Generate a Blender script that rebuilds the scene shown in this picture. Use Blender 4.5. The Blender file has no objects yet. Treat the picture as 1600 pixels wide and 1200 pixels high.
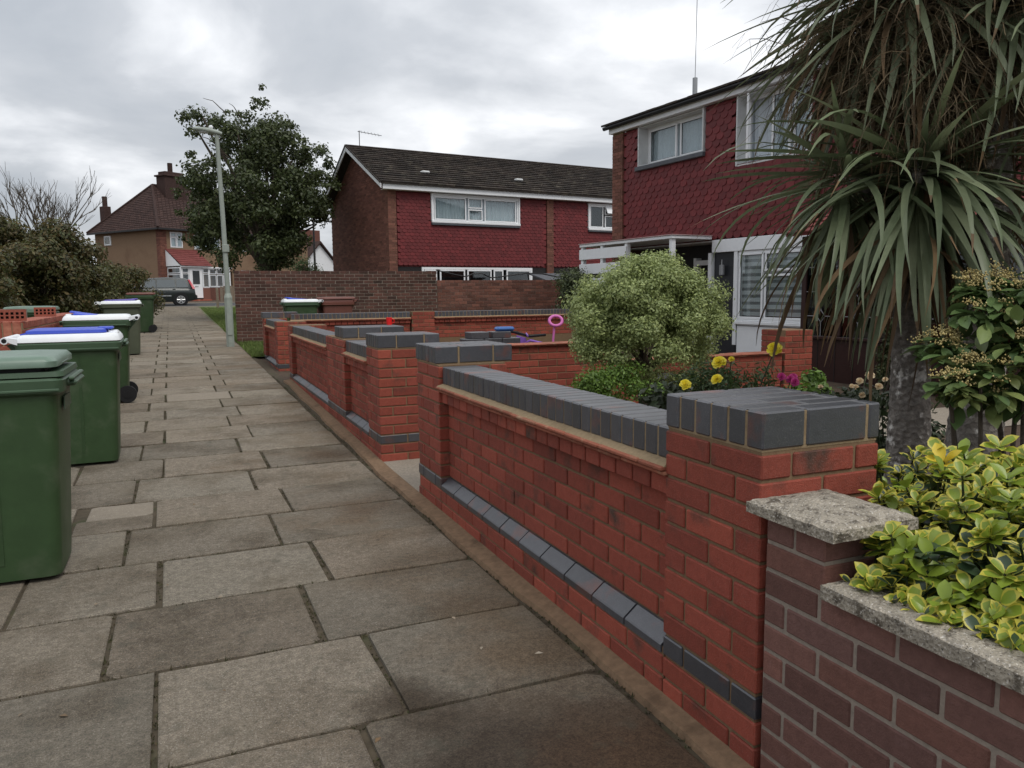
import bpy, bmesh, math, random
import numpy as np
from mathutils import Vector, Matrix
rnd = random.Random(7)
nrs = np.random.RandomState(11)
S = bpy.context.scene
COL = S.collection
R = math.radians

# ------------------------------------------------------------------ camera, world, sun, exposure
CF, CTH, CPT, CRL, CH = 1205.46, 0.402271, 0.118017, 0.00988448, 1.33113
_s, _c = math.sin(CTH), math.cos(CTH); _sp, _cp = math.sin(CPT), math.cos(CPT); _sr, _cr = math.sin(CRL), math.cos(CRL)
_F = Vector((_s*_cp, _c*_cp, -_sp)); _R0 = Vector((_c, -_s, 0)); _U0 = Vector((_s*_sp, _c*_sp, _cp))
_Rt = _R0*_cr - _U0*_sr; _Up = _R0*_sr + _U0*_cr
cam = bpy.data.objects.new('camera', bpy.data.cameras.new('camera')); COL.objects.link(cam)
cam.data.sensor_width = 36; cam.data.lens = 36*CF/1600
cam.data.clip_start = .05; cam.data.clip_end = 900
cam.matrix_world = Matrix(((_Rt.x, _Up.x, -_F.x, 0), (_Rt.y, _Up.y, -_F.y, 0), (_Rt.z, _Up.z, -_F.z, CH), (0, 0, 0, 1)))
S.camera = cam

SUN_EL, SUN_AZ = 55, 165      # azimuth clockwise from +Y
W = bpy.data.worlds.new('World'); S.world = W; W.use_nodes = True
wn, wl = W.node_tree.nodes, W.node_tree.links
for n in list(wn): wn.remove(n)
def wnode(t, **k):
    n = wn.new(t)
    for a, b in k.items(): setattr(n, a, b)
    return n
wout = wnode('ShaderNodeOutputWorld')
sky = wnode('ShaderNodeTexSky', sky_type='NISHITA', sun_disc=False, sun_elevation=R(SUN_EL), sun_rotation=R(SUN_AZ))
bg1 = wnode('ShaderNodeBackground'); bg1.inputs[1].default_value = .07
wl.new(sky.outputs[0], bg1.inputs[0])
tc = wnode('ShaderNodeTexCoord')
sep = wnode('ShaderNodeSeparateXYZ'); wl.new(tc.outputs['Generated'], sep.inputs[0])
def wm(op, a, b=None, c=None):
    n = wnode('ShaderNodeMath', operation=op)
    for i, v in enumerate((a, b, c)):
        if v is None: continue
        if isinstance(v, (int, float)): n.inputs[i].default_value = v
        else: wl.new(v, n.inputs[i])
    return n.outputs[0]
zc = wm('ADD', wm('MAXIMUM', sep.outputs[2], 0.0), .22)
comb = wnode('ShaderNodeCombineXYZ')
wl.new(wm('DIVIDE', sep.outputs[0], zc), comb.inputs[0]); wl.new(wm('DIVIDE', sep.outputs[1], zc), comb.inputs[1])
comb.inputs[2].default_value = 3.3
n1 = wnode('ShaderNodeTexNoise'); n1.inputs['Scale'].default_value = 1.5; n1.inputs['Detail'].default_value = 7; n1.inputs['Roughness'].default_value = .52
n1.inputs['Distortion'].default_value = .35
wl.new(comb.outputs[0], n1.inputs['Vector'])
# the cloud sheet is brighter ahead to the right, away from the sun lamp's side
dot = wnode('ShaderNodeVectorMath', operation='DOT_PRODUCT'); wl.new(tc.outputs['Generated'], dot.inputs[0])
dot.inputs[1].default_value = (math.sin(R(38))*math.cos(R(28)), math.cos(R(38))*math.cos(R(28)), math.sin(R(28)))
thin = wm('MULTIPLY', wm('POWER', wm('MAXIMUM', dot.outputs['Value'], 0.0), 5.0), .13)
cv = wm('ADD', n1.outputs['Fac'], thin)
ramp = wnode('ShaderNodeValToRGB'); wl.new(cv, ramp.inputs[0])
cr = ramp.color_ramp
cr.elements[0].position = .34; cr.elements[0].color = (.36, .385, .42, 1)
cr.elements[1].position = .77; cr.elements[1].color = (.88, .885, .90, 1)
e = cr.elements.new(.50); e.color = (.44, .46, .49, 1)
e = cr.elements.new(.63); e.color = (.62, .635, .66, 1)
zb = wm('ADD', wm('MULTIPLY', wm('MAXIMUM', sep.outputs[2], 0.0), .85), .95)   # overcast sky, brighter overhead
bg2 = wnode('ShaderNodeBackground'); wl.new(ramp.outputs[0], bg2.inputs[0]); wl.new(zb, bg2.inputs[1])
mx = wnode('ShaderNodeMixShader'); mx.inputs[0].default_value = .93
wl.new(bg1.outputs[0], mx.inputs[1]); wl.new(bg2.outputs[0], mx.inputs[2]); wl.new(mx.outputs[0], wout.inputs[0])

sun = bpy.data.objects.new('sun', bpy.data.lights.new('sun', 'SUN')); COL.objects.link(sun)
sun.data.energy = 1.15; sun.data.angle = R(28); sun.data.color = (1, .96, .9)
d = Vector((math.sin(R(SUN_AZ))*math.cos(R(SUN_EL)), math.cos(R(SUN_AZ))*math.cos(R(SUN_EL)), math.sin(R(SUN_EL))))
sun.rotation_euler = d.to_track_quat('Z', 'Y').to_euler()
S.view_settings.view_transform = 'Standard'; S.view_settings.look = 'None'
S.view_settings.gamma = 1; S.view_settings.use_curve_mapping = False
S.view_settings.exposure = 0.36
S.render.engine = 'CYCLES'
S.cycles.max_bounces = 6; S.cycles.transparent_max_bounces = 12; S.cycles.use_denoising = True
S.cycles.sample_clamp_indirect = 4

# ------------------------------------------------------------------ materials
def newmat(name):
    m = bpy.data.materials.new(name); m.use_nodes = True
    nt = m.node_tree
    return m, nt, nt.nodes['Principled BSDF']
class NB:
    def __init__(s, nt): s.nt = nt
    def n(s, t, ins=None, **k):
        nd = s.nt.nodes.new(t)
        for a, b in k.items(): setattr(nd, a, b)
        for a, b in (ins or {}).items():
            if hasattr(b, 'is_linked') or hasattr(b, 'links'): s.nt.links.new(b, nd.inputs[a])
            else: nd.inputs[a].default_value = b
        return nd
    def mix(s, f, a, b, mode='MIX'):
        nd = s.nt.nodes.new('ShaderNodeMix'); nd.data_type = 'RGBA'; nd.blend_type = mode
        for i, v in ((0, f), (6, a), (7, b)):
            if hasattr(v, 'links'): s.nt.links.new(v, nd.inputs[i])
            elif i and len(v) == 3: nd.inputs[i].default_value = (*v, 1)
            else: nd.inputs[i].default_value = v
        return nd.outputs[2]
    def math(s, op, a, b=0.0):
        nd = s.nt.nodes.new('ShaderNodeMath'); nd.operation = op
        for i, v in ((0, a), (1, b)):
            if hasattr(v, 'links'): s.nt.links.new(v, nd.inputs[i])
            else: nd.inputs[i].default_value = v
        return nd.outputs[0]
    def ramp(s, f, p0, p1, c0=0.0, c1=1.0):
        nd = s.nt.nodes.new('ShaderNodeMapRange'); nd.clamp = True
        s.nt.links.new(f, nd.inputs[0])
        for i, v in ((1, p0), (2, p1), (3, c0), (4, c1)): nd.inputs[i].default_value = v
        return nd.outputs[0]
def mat(name, col, rough=.8, var=.15, hue=None, nscale=30., namt=.25, bump=.0, bscale=120., spec=.3, obj=True, island=False,
        blotch=None, bl_scale=6., bl_lo=.55, bl_hi=.72, speck=0., metal=0., world=False, trans=0., cell=0.):
    """col base; var brightness spread per object/island; namt noise grain; blotch second colour in patches"""
    m, nt, p = newmat(name); b = NB(nt)
    co = b.n('ShaderNodeTexCoord').outputs['Object']
    if world: co = b.n('ShaderNodeNewGeometry').outputs['Position']
    if island: rn = b.n('ShaderNodeNewGeometry').outputs['Random Per Island']
    else: rn = b.n('ShaderNodeObjectInfo').outputs['Random']
    off = b.n('ShaderNodeVectorMath', {0: co}, operation='ADD')
    if not world:
        cx = b.n('ShaderNodeCombineXYZ', {0: b.math('MULTIPLY', rn, 37.), 1: b.math('MULTIPLY', rn, 91.), 2: b.math('MULTIPLY', rn, 53.)})
        nt.links.new(cx.outputs[0], off.inputs[1])
    v = off.outputs[0]
    nz = b.n('ShaderNodeTexNoise', {'Vector': v, 'Scale': nscale, 'Detail': 5., 'Roughness': .65})
    g = b.ramp(nz.outputs['Fac'], .25, .75, 1-namt, 1+namt)
    wn_ = b.n('ShaderNodeTexWhiteNoise', {'W': rn}, noise_dimensions='1D')
    r2 = b.ramp(wn_.outputs['Value'], 0, 1, 1-var, 1+var)
    base = (*col, 1) if len(col) == 3 else col
    cur = base
    if hue: cur = b.mix(rn, base, (*hue, 1))
    if blotch:
        bz = b.n('ShaderNodeTexNoise', {'Vector': v, 'Scale': bl_scale, 'Detail': 4., 'Roughness': .6})
        cur = b.mix(b.ramp(bz.outputs['Fac'], bl_lo, bl_hi), cur, (*blotch, 1))
    if speck:
        sz = b.n('ShaderNodeTexNoise', {'Vector': v, 'Scale': nscale*10, 'Detail': 2., 'Roughness': .5})
        cur = b.mix(b.ramp(sz.outputs['Fac'], .58, .72, 0, speck), cur, (.62, .58, .52, 1))
        sz2 = b.n('ShaderNodeTexNoise', {'Vector': v, 'Scale': nscale*13, 'Detail': 2., 'Roughness': .5})
        cur = b.mix(b.ramp(sz2.outputs['Fac'], .6, .7, 0, speck), cur, (.03, .028, .025, 1))
    k = b.math('MULTIPLY', g, r2)
    kk = b.n('ShaderNodeCombineXYZ', {0: k, 1: k, 2: k}).outputs[0]
    fin = b.mix(1.0, cur, kk, 'MULTIPLY')
    nt.links.new(fin, p.inputs['Base Color'])
    p.inputs['Roughness'].default_value = rough; p.inputs['Specular IOR Level'].default_value = spec; p.inputs['Metallic'].default_value = metal
    if bump:
        bz = b.n('ShaderNodeTexNoise', {'Vector': v, 'Scale': bscale, 'Detail': 5., 'Roughness': .7})
        h = bz.outputs['Fac']
        if cell:
            vz = b.n('ShaderNodeTexVoronoi', {'Vector': v, 'Scale': cell})
            h = b.math('ADD', h, b.math('MULTIPLY', vz.outputs['Distance'], 1.5))
        bp = b.n('ShaderNodeBump', {'Height': h, 'Strength': bump, 'Distance': .01})
        nt.links.new(bp.outputs[0], p.inputs['Normal'])
    if trans:
        tr = b.n('ShaderNodeBsdfTranslucent'); nt.links.new(fin, tr.inputs[0])
        ms = b.n('ShaderNodeMixShader', {0: trans}); nt.links.new(p.outputs[0], ms.inputs[1]); nt.links.new(tr.outputs[0], ms.inputs[2])
        nt.links.new(ms.outputs[0], nt.nodes['Material Output'].inputs[0])
    return m
M = {}
M['brick'] = mat('red_brick', (.300, .066, .040), .75, .20, (.235, .052, .034), 40, .16, .45, 160, blotch=(.075, .042, .030), bl_scale=4.6, bl_lo=.56, bl_hi=.72, speck=.12)
M['brickm'] = mat('mauve_brick', (.190, .088, .068), .8, .24, (.135, .072, .062), 45, .2, .5, 150, blotch=(.20, .11, .10), bl_scale=7, bl_lo=.6, bl_hi=.8)
M['bricko'] = mat('old_brick', (.115, .050, .038), .85, .32, (.075, .038, .030), 30, .25, .4, 120, blotch=(.04, .032, .024), bl_scale=3, bl_lo=.5, bl_hi=.75)
M['bricko2'] = mat('old_red_brick', (.19, .078, .055), .85, .3, (.13, .058, .045), 30, .3, .4, 120, island=True, blotch=(.07, .05, .04), bl_scale=.9, bl_lo=.5, bl_hi=.8)
M['brickh'] = mat('house_brick', (.205, .086, .062), .85, .25, (.145, .062, .047), 20, .2, .3, 80, island=True)
M['brickt'] = mat('terracotta_brick', (.30, .085, .055), .75, .12, (.26, .072, .046), 30, .15, .3, 150, blotch=(.5, .22, .14), bl_scale=4)
M['blue'] = mat('blue_brick', (.040, .042, .050), .42, .22, (.052, .053, .062), 30, .22, .14, 160, spec=1.0, blotch=(.13, .042, .030), bl_scale=5, bl_lo=.56, bl_hi=.70, speck=.10)
M['mortar'] = mat('brown_mortar', (.20, .13, .075), .95, .05, None, 60, .2, .3, 200)
M['mortarg'] = mat('grey_mortar', (.27, .225, .185), .95, .05, None, 60, .2, .3, 200)
M['mortarb'] = mat('buff_mortar', (.285, .21, .125), .95, .05, None, 60, .2, .4, 200, blotch=(.20, .14, .08), bl_scale=8)
M['haunch'] = mat('haunch_mortar', (.195, .125, .075), .95, .05, None, 30, .3, .6, 120, blotch=(.11, .07, .042), bl_scale=5)
M['mortart'] = mat('grey_pointing', (.12, .118, .12), .8, .05, None, 60, .2, .3, 200)
M['tile'] = mat('creasing_tile', (.30, .10, .06), .8, .2, None, 50, .2, .4, 100, blotch=(.36, .24, .15), bl_scale=9, bl_lo=.55, bl_hi=.75)
M['slab'] = mat('paving_concrete', (.228, .200, .156), .9, .17, (.212, .172, .128), 26, .2, .9, 260, spec=.2, speck=.42, blotch=(.125, .100, .070), bl_scale=2.2, bl_lo=.48, bl_hi=.7)
M['slabl'] = mat('pale_concrete', (.235, .20, .155), .9, .1, None, 14, .12, .4, 220, spec=.2, speck=.3)
M['cap'] = mat('weathered_concrete', (.34, .30, .24), .95, .1, None, 18, .35, .5, 140, speck=.85, blotch=(.125, .105, .08), bl_scale=30, bl_lo=.52, bl_hi=.64, cell=110.)
M['soil'] = mat('soil', (.075, .052, .036), 1, .05, None, 8, .35, .8, 40, world=True, blotch=(.04, .05, .02), bl_scale=1.5)
M['grass_base'] = mat('turf', (.085, .12, .035), 1, .05, None, 3, .4, .8, 60, world=True, blotch=(.10, .085, .04), bl_scale=1.1)
M['grass'] = mat('grass_blade', (.11, .175, .04), .7, .35, (.14, .16, .05), 3, .1, island=True, trans=.25)
M['gravel'] = mat('gravel_concrete', (.30, .255, .20), .95, .05, None, 60, .3, .8, 90, world=True, speck=.5)
M['asphalt'] = mat('asphalt', (.06, .06, .06), .95, .05, None, 40, .2, .4, 80, world=True)
M['white'] = mat('white_paint', (.80, .81, .82), .45, .03, None, 6, .05, spec=.4)
M['upvc'] = mat('white_upvc', (.82, .83, .84), .3, .02, None, 4, .03, spec=.5)
M['greyw'] = mat('greyed_white', (.60, .61, .60), .6, .05, None, 6, .12)
M['tileh'] = mat('red_hung_tile', (.148, .020, .021), .6, .18, (.128, .018, .019), 12, .1, .1, 60, spec=.35, island=True)
M['tileh_o'] = mat('red_hung_tile_single', (.148, .020, .021), .6, .18, (.128, .018, .019), 12, .1, .1, 60, spec=.35)
M['roof'] = mat('brown_roof_tile', (.060, .047, .039), .9, .35, (.042, .035, .031), 9, .3, .4, 40, island=True, blotch=(.13, .115, .085), bl_scale=2.5, bl_lo=.55, bl_hi=.75)
M['brick4'] = mat('sooty_brick', (.048, .027, .023), .9, .2, None, 12, .3)
M['roof4'] = mat('red_brown_roof', (.060, .033, .027), .9, .22, (.050, .028, .024), 6, .25, .4, 40, island=True)
M['roofr'] = mat('bright_red_roof', (.165, .045, .040), .8, .12, None, 8, .15, island=True)
M['pebble'] = mat('pebbledash', (.23, .15, .095), .95, .03, None, 30, .25, .6, 60, blotch=(.18, .11, .07), bl_scale=.6)
M['dark'] = mat('dark_panel', (.022, .020, .020), .5, .05, None, 5, .1)
M['blackgl'] = mat('slate_black', (.03, .032, .036), .35, .05, None, 5, .1)
M['lead'] = mat('lead_flashing', (.085, .09, .10), .6, .08, None, 8, .2)
M['brownp'] = mat('brown_stained_board', (.034, .014, .012), .4, .1, None, 20, .2, .1, 60)
M['interior'] = mat('dim_room', (.05, .05, .05), .9, .02)
M['curtain'] = mat('net_curtain', (.55, .60, .64), .9, .02, None, 20, .1)
M['blind'] = mat('striped_blind', (.55, .56, .56), .8, .1, None, 10, .05)
M['blindd'] = mat('grey_blind', (.20, .21, .21), .8, .1, None, 10, .05)
M['bark'] = mat('bark', (.085, .068, .052), .95, .1, None, 12, .4, 1., 40)
M['pbark'] = mat('palm_bark', (.235, .21, .185), .95, .05, None, 40, .5, 1., 60, blotch=(.60, .57, .53), bl_scale=10, bl_lo=.57, bl_hi=.62, cell=38.)
M['twig'] = mat('dry_twig', (.135, .095, .052), .9, .4, (.085, .068, .042), 20, .2, island=True)
def foliage(name, a, bcol, var=.35, trans=.3, rough=.5, sp=.4):
    return mat(name, a, rough, var, bcol, 8, .1, island=True, trans=trans, spec=sp)
M['f_tree'] = foliage('tree_leaf', (.048, .068, .024), (.085, .10, .038), .45)
M['f_hedge'] = foliage('hedge_leaf', (.066, .084, .028), (.120, .085, .032), .45)
M['f_hedge2'] = foliage('hedge_leaf_olive', (.085, .105, .036), (.11, .09, .036), .45)
M['f_pitto'] = foliage('pittosporum_leaf', (.38, .43, .165), (.26, .32, .13), .26)
M['f_bright'] = foliage('bright_leaf', (.15, .24, .04), (.09, .16, .03), .35)
M['f_mid'] = foliage('mid_green_leaf', (.055, .095, .03), (.08, .11, .04), .35)
M['f_rose'] = foliage('rose_leaf', (.035, .055, .022), (.05, .06, .03), .35)
M['bud'] = foliage('tan_bud', (.50, .38, .14), (.56, .47, .22), .3, .1)
M['petaly'] = foliage('yellow_petal', (.90, .74, .03), (.90, .78, .12), .08, .15)
M['petalc'] = foliage('cream_petal', (.86, .74, .50), (.88, .66, .42), .08, .15)
M['petalp'] = foliage('pink_petal', (.55, .05, .24), (.62, .08, .30), .15, .3)
M['eu_y'] = mat('euonymus_margin', (.56, .50, .07), .4, .2, (.60, .56, .10), 20, .1, spec=.5, trans=.2)
M['eu_g'] = mat('euonymus_green', (.23, .33, .04), .35, .32, (.47, .47, .055), 20, .1, spec=.5, trans=.2)
M['eu_d'] = mat('euonymus_dark', (.035, .065, .03), .35, .3, (.06, .10, .035), 20, .1, spec=.5)
M['eu_yy'] = mat('euonymus_yellow', (.72, .55, .05), .45, .15, (.75, .62, .10), 20, .1, trans=.2)
M['c_leaf'] = mat('cordyline_leaf', (.150, .190, .100), .45, .35, (.225, .255, .15), 30, .12, spec=.45, trans=.22)
M['c_dead'] = mat('cordyline_dead_leaf', (.21, .135, .07), .8, .35, (.13, .085, .05), 30, .2, trans=.15)
M['berry_leaf'] = mat('broad_leaf', (.085, .145, .05), .4, .35, (.19, .22, .07), 20, .15, spec=.5, trans=.2)
M['bin'] = mat('green_bin_plastic', (.033, .066, .025), .46, .10, None, 9, .16, .10, 260, spec=.42, blotch=(.062, .082, .048), bl_scale=4.5, bl_lo=.52, bl_hi=.8)
M['binrim'] = mat('green_bin_rim', (.055, .098, .055), .45, .08, None, 5, .12, spec=.45)
M['binlid'] = mat('faded_green_lid', (.125, .185, .14), .4, .08, None, 5, .15, spec=.5)
M['bino'] = mat('olive_bin_plastic', (.075, .085, .055), .5, .08, None, 5, .12, spec=.4)
M['binbr'] = mat('brown_bin_plastic', (.16, .06, .045), .5, .08, None, 5, .12, spec=.4)
M['binw'] = mat('white_lid_plastic', (.78, .80, .81), .4, .03, None, 6, .06, spec=.4)
M['binb'] = mat('blue_lid_plastic', (.035, .075, .50), .4, .06, None, 6, .1, spec=.45)
M['binp'] = mat('violet_lid_plastic', (.10, .07, .36), .4, .06, None, 6, .1, spec=.45)
M['rubber'] = mat('black_rubber', (.012, .012, .013), .7, .05, None, 20, .2)
M['black'] = mat('black_plastic', (.012, .012, .013), .5, .05, None, 20, .2)
M['car'] = mat('dark_car_paint', (.022, .027, .026), .25, .02, None, 3, .05, spec=.6, metal=.2)
M['silver'] = mat('silver_alloy', (.5, .5, .5), .35, .02, None, 10, .1, metal=.6)
M['redl'] = mat('red_lens', (.45, .03, .05), .2, .02, None, 10, .05, spec=.6)
M['lamp'] = mat('painted_lamp_column', (.30, .33, .29), .55, .04, None, 6, .15, blotch=(.20, .22, .18), bl_scale=3)
M['lampglass'] = mat('lamp_lens', (.55, .57, .57), .3, .02)
M['wood'] = mat('weathered_wood', (.20, .16, .12), .9, .1, None, 12, .3, .4, 60)
M['pink'] = mat('pink_plastic', (.60, .16, .42), .4, .05, None, 10, .1)
M['purple'] = mat('purple_plastic', (.22, .10, .42), .4, .05, None, 10, .1)
M['redp'] = mat('red_plastic', (.75, .02, .02), .35, .05, None, 10, .1)
M['bluep'] = mat('blue_wrap', (.05, .13, .35), .4, .05, None, 10, .2)
M['metal'] = mat('grey_metal', (.35, .36, .37), .45, .05, None, 10, .1, metal=.5)
M['leadl'] = mat('lead_came', (.24, .23, .24), .5, .05, None, 10, .1)
def glassmat(name, tint, trans=.55):
    m, nt, p = newmat(name); b = NB(nt)
    t = b.n('ShaderNodeBsdfTransparent', {0: (*tint, 1)}); g = b.n('ShaderNodeBsdfGlossy', {0: (.9, .93, .95, 1), 1: .03})
    lw = b.n('ShaderNodeLayerWeight', {0: .5})
    f = b.ramp(b.math('POWER', lw.outputs['Facing'], 4.), 0, 1, .07, .9)
    ms = b.n('ShaderNodeMixShader', {0: f}); nt.links.new(t.outputs[0], ms.inputs[1]); nt.links.new(g.outputs[0], ms.inputs[2])
    nt.links.new(ms.outputs[0], nt.nodes['Material Output'].inputs[0])
    return m
M['glass'] = glassmat('window_glass', (.88, .91, .91))
M['glassd'] = glassmat('tinted_glass', (.16, .18, .18))

# muddy patches and damp on the paving: a world-space wear layer in the slab materials
def add_wear(m):
    nt = m.node_tree; b = NB(nt); p = nt.nodes['Principled BSDF']
    src = p.inputs['Base Color'].links[0].from_socket
    g = b.n('ShaderNodeNewGeometry').outputs['Position']
    sx = b.n('ShaderNodeSeparateXYZ', {0: g})
    z1 = b.n('ShaderNodeTexNoise', {'Vector': g, 'Scale': 1.25, 'Detail': 5., 'Roughness': .62})
    near = b.ramp(sx.outputs[0], -.2, 1.35, -.16, .10)            # builders' mud lies along the new wall
    f = b.ramp(b.math('ADD', z1.outputs['Fac'], near), .48, .68, 0, .65)
    c = b.mix(f, src, (.145, .098, .058, 1))
    # one wet patch of spilled soil on the nearest slabs
    def spot(x, y, r0, r1, amp):
        v = b.n('ShaderNodeVectorMath', {0: g, 1: (x, y, 0)}, operation='DISTANCE').outputs['Value']
        v = b.math('ADD', v, b.math('MULTIPLY', b.n('ShaderNodeTexNoise', {'Vector': g, 'Scale': 4.5, 'Detail': 5.}).outputs['Fac'], .38))
        return b.ramp(v, r0, r1, amp, 0)
    c = b.mix(spot(.82, 1.86, .38, .74, .85), c, (.050, .036, .026, 1))
    c = b.mix(spot(1.2, 1.75, .30, .60, .8), c, (.085, .050, .030, 1))
    c = b.mix(spot(.62, 2.32, .24, .42, .85), c, (.060, .044, .030, 1))
    c = b.mix(spot(.95, 3.62, .26, .50, .55), c, (.10, .075, .05, 1))
    c = b.mix(spot(1.0, 4.75, .28, .55, .6), c, (.10, .062, .036, 1))
    c = b.mix(spot(1.05, 6.35, .26, .52, .6), c, (.095, .06, .036, 1))
    c = b.mix(spot(1.05, 3.05, .22, .44, .5), c, (.105, .07, .042, 1))
    c = b.mix(spot(1.1, 7.9, .3, .7, .5), c, (.09, .065, .042, 1))
    # exposed aggregate: fine dark and light grains
    z3 = b.n('ShaderNodeTexNoise', {'Vector': g, 'Scale': 150., 'Detail': 3., 'Roughness': .8})
    k3 = b.ramp(z3.outputs['Fac'], .30, .70, .55, 1.45)
    c = b.mix(1.0, c, b.n('ShaderNodeCombineXYZ', {0: k3, 1: k3, 2: k3}).outputs[0], 'MULTIPLY')
    z4 = b.n('ShaderNodeTexNoise', {'Vector': g, 'Scale': 38., 'Detail': 4., 'Roughness': .7})
    k4 = b.ramp(z4.outputs['Fac'], .30, .70, .78, 1.22)
    c = b.mix(1.0, c, b.n('ShaderNodeCombineXYZ', {0: k4, 1: k4, 2: k4}).outputs[0], 'MULTIPLY')
    # black lichen spots
    z2 = b.n('ShaderNodeTexNoise', {'Vector': g, 'Scale': 9., 'Detail': 3.})
    c = b.mix(b.ramp(z2.outputs['Fac'], .58, .75, 0, .45), c, (.085, .085, .065, 1))
    z5 = b.n('ShaderNodeTexNoise', {'Vector': g, 'Scale': .8, 'Detail': 4., 'Roughness': .6})
    c = b.mix(b.ramp(z5.outputs['Fac'], .5, .68, 0, .35), c, (.20, .165, .115, 1))
    nt.links.new(c, p.inputs['Base Color'])
add_wear(M['slab'])

# ------------------------------------------------------------------ mesh helpers
def meta(o, label=None, cat=None, group=None, kind=None):
    if label: o['label'] = label
    if cat: o['category'] = cat
    if group: o['group'] = group
    if kind: o['kind'] = kind
    return o
def link(o, parent=None, loc=None, rot=None):
    COL.objects.link(o)
    if parent is not None: o.parent = parent
    if loc is not None: o.location = loc
    if rot is not None: o.rotation_euler = rot
    return o
def thing(name, label, cat, loc=(0, 0, 0), rotz=0., group=None):
    o = bpy.data.objects.new(name, None); o.empty_display_size = .2
    link(o, None, loc, (0, 0, rotz)); return meta(o, label, cat, group)
class G:
    def __init__(s): s.v = []; s.f = []; s.mi = []
    def add(s, vs, fs, mi=0):
        o = len(s.v); s.v += [tuple(p) for p in vs]; s.f += [tuple(i+o for i in f) for f in fs]; s.mi += [mi]*len(fs); return s
    def box(s, x0, x1, y0, y1, z0, z1, mi=0):
        return s.add([(x0, y0, z0), (x1, y0, z0), (x1, y1, z0), (x0, y1, z0), (x0, y0, z1), (x1, y0, z1), (x1, y1, z1), (x0, y1, z1)],
                     [(3, 2, 1, 0), (4, 5, 6, 7), (0, 1, 5, 4), (1, 2, 6, 5), (2, 3, 7, 6), (3, 0, 4, 7)], mi)
    def cbox(s, x0, x1, y0, y1, z0, z1, b=.004, mi=0):
        cx, cy, cz = (x0+x1)/2, (y0+y1)/2, (z0+z1)/2; h = ((x1-x0)/2, (y1-y0)/2, (z1-z0)/2); b = min(b, min(h)*.9)
        vs = []; idx = {}
        for sx in (-1, 1):
            for sy in (-1, 1):
                for sz in (-1, 1):
                    for k in range(3):
                        p = [sx*(h[0]-b), sy*(h[1]-b), sz*(h[2]-b)]
                        p[k] = (sx, sy, sz)[k]*h[k]
                        idx[(sx, sy, sz, k)] = len(vs); vs.append((cx+p[0], cy+p[1], cz+p[2]))
        fs = []
        for sx in (-1, 1):
            fs.append([idx[(sx, a, c, 0)] for a, c in ((-1, -1), (1, -1), (1, 1), (-1, 1))][::sx])
            fs.append([idx[(c, sx, a, 1)] for a, c in ((-1, -1), (1, -1), (1, 1), (-1, 1))][::sx])
            fs.append([idx[(a, c, sx, 2)] for a, c in ((-1, -1), (1, -1), (1, 1), (-1, 1))][::sx])
        for a in (-1, 1):
            for c in (-1, 1):
                fs.append([idx[(a, c, -1, 0)], idx[(a, c, 1, 0)], idx[(a, c, 1, 1)], idx[(a, c, -1, 1)]][::-a*c])
                fs.append([idx[(-1, a, c, 1)], idx[(1, a, c, 1)], idx[(1, a, c, 2)], idx[(-1, a, c, 2)]][::-a*c])
                fs.append([idx[(a, -1, c, 2)], idx[(a, 1, c, 2)], idx[(a, 1, c, 0)], idx[(a, -1, c, 0)]][::-a*c])
                for e in (-1, 1): fs.append([idx[(a, c, e, 0)], idx[(a, c, e, 1)], idx[(a, c, e, 2)]][::a*c*e])
        return s.add(vs, fs, mi)
    def tube(s, pts, rad, n=8, mi=0, cap=True):
        pts = [Vector(p) for p in pts]
        if not isinstance(rad, (list, tuple)): rad = [rad]*len(pts)
        vs = []; up = None
        for i, p in enumerate(pts):
            t = (pts[min(i+1, len(pts)-1)]-pts[max(i-1, 0)])
            if t.length < 1e-9: t = Vector((0, 0, 1))
            t.normalize()
            if up is None: up = Vector((1, 0, 0)) if abs(t.x) < .8 else Vector((0, 1, 0))
            u = (up-t*up.dot(t)).normalized(); w = t.cross(u); up = u
            for k in range(n):
                a = 2*math.pi*k/n; vs.append(p+(u*math.cos(a)+w*math.sin(a))*rad[i])
        fs = []
        for i in range(len(pts)-1):
            for k in range(n): fs.append((i*n+k, i*n+(k+1) % n, (i+1)*n+(k+1) % n, (i+1)*n+k))
        if cap: fs.append(tuple(range(n))[::-1]); fs.append(tuple(range((len(pts)-1)*n, len(pts)*n)))
        return s.add(vs, fs, mi)
    def cyl(s, a, b, r, n=16, mi=0): return s.tube([a, b], r, n, mi)
    def loft(s, rings, mi=0, cap=True):
        n = len(rings[0]); vs = [p for r in rings for p in r]; fs = []
        for i in range(len(rings)-1):
            for k in range(n): fs.append((i*n+k, i*n+(k+1) % n, (i+1)*n+(k+1) % n, (i+1)*n+k))
        if cap: fs.append(tuple(range(n))[::-1]); fs.append(tuple(range((len(rings)-1)*n, len(rings)*n)))
        return s.add(vs, fs, mi)
    def prism(s, poly, axis, a, b, mi=0):
        """poly: 2D points; axis 0/1/2 the extrusion axis"""
        def P(u, w, t): return ((t, u, w), (u, t, w), (u, w, t))[axis]
        return s.loft([[P(u, w, a) for u, w in poly], [P(u, w, b) for u, w in poly]], mi)
    def sphere(s, c, r, nu=10, nv=6, mi=0, sq=(1, 1, 1)):
        rings = []
        for j in range(1, nv):
            th = math.pi*j/nv
            rings.append([(c[0]+r*sq[0]*math.sin(th)*math.cos(2*math.pi*k/nu), c[1]+r*sq[1]*math.sin(th)*math.sin(2*math.pi*k/nu), c[2]-r*sq[2]*math.cos(th)) for k in range(nu)])
        return s.loft(rings, mi)
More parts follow.
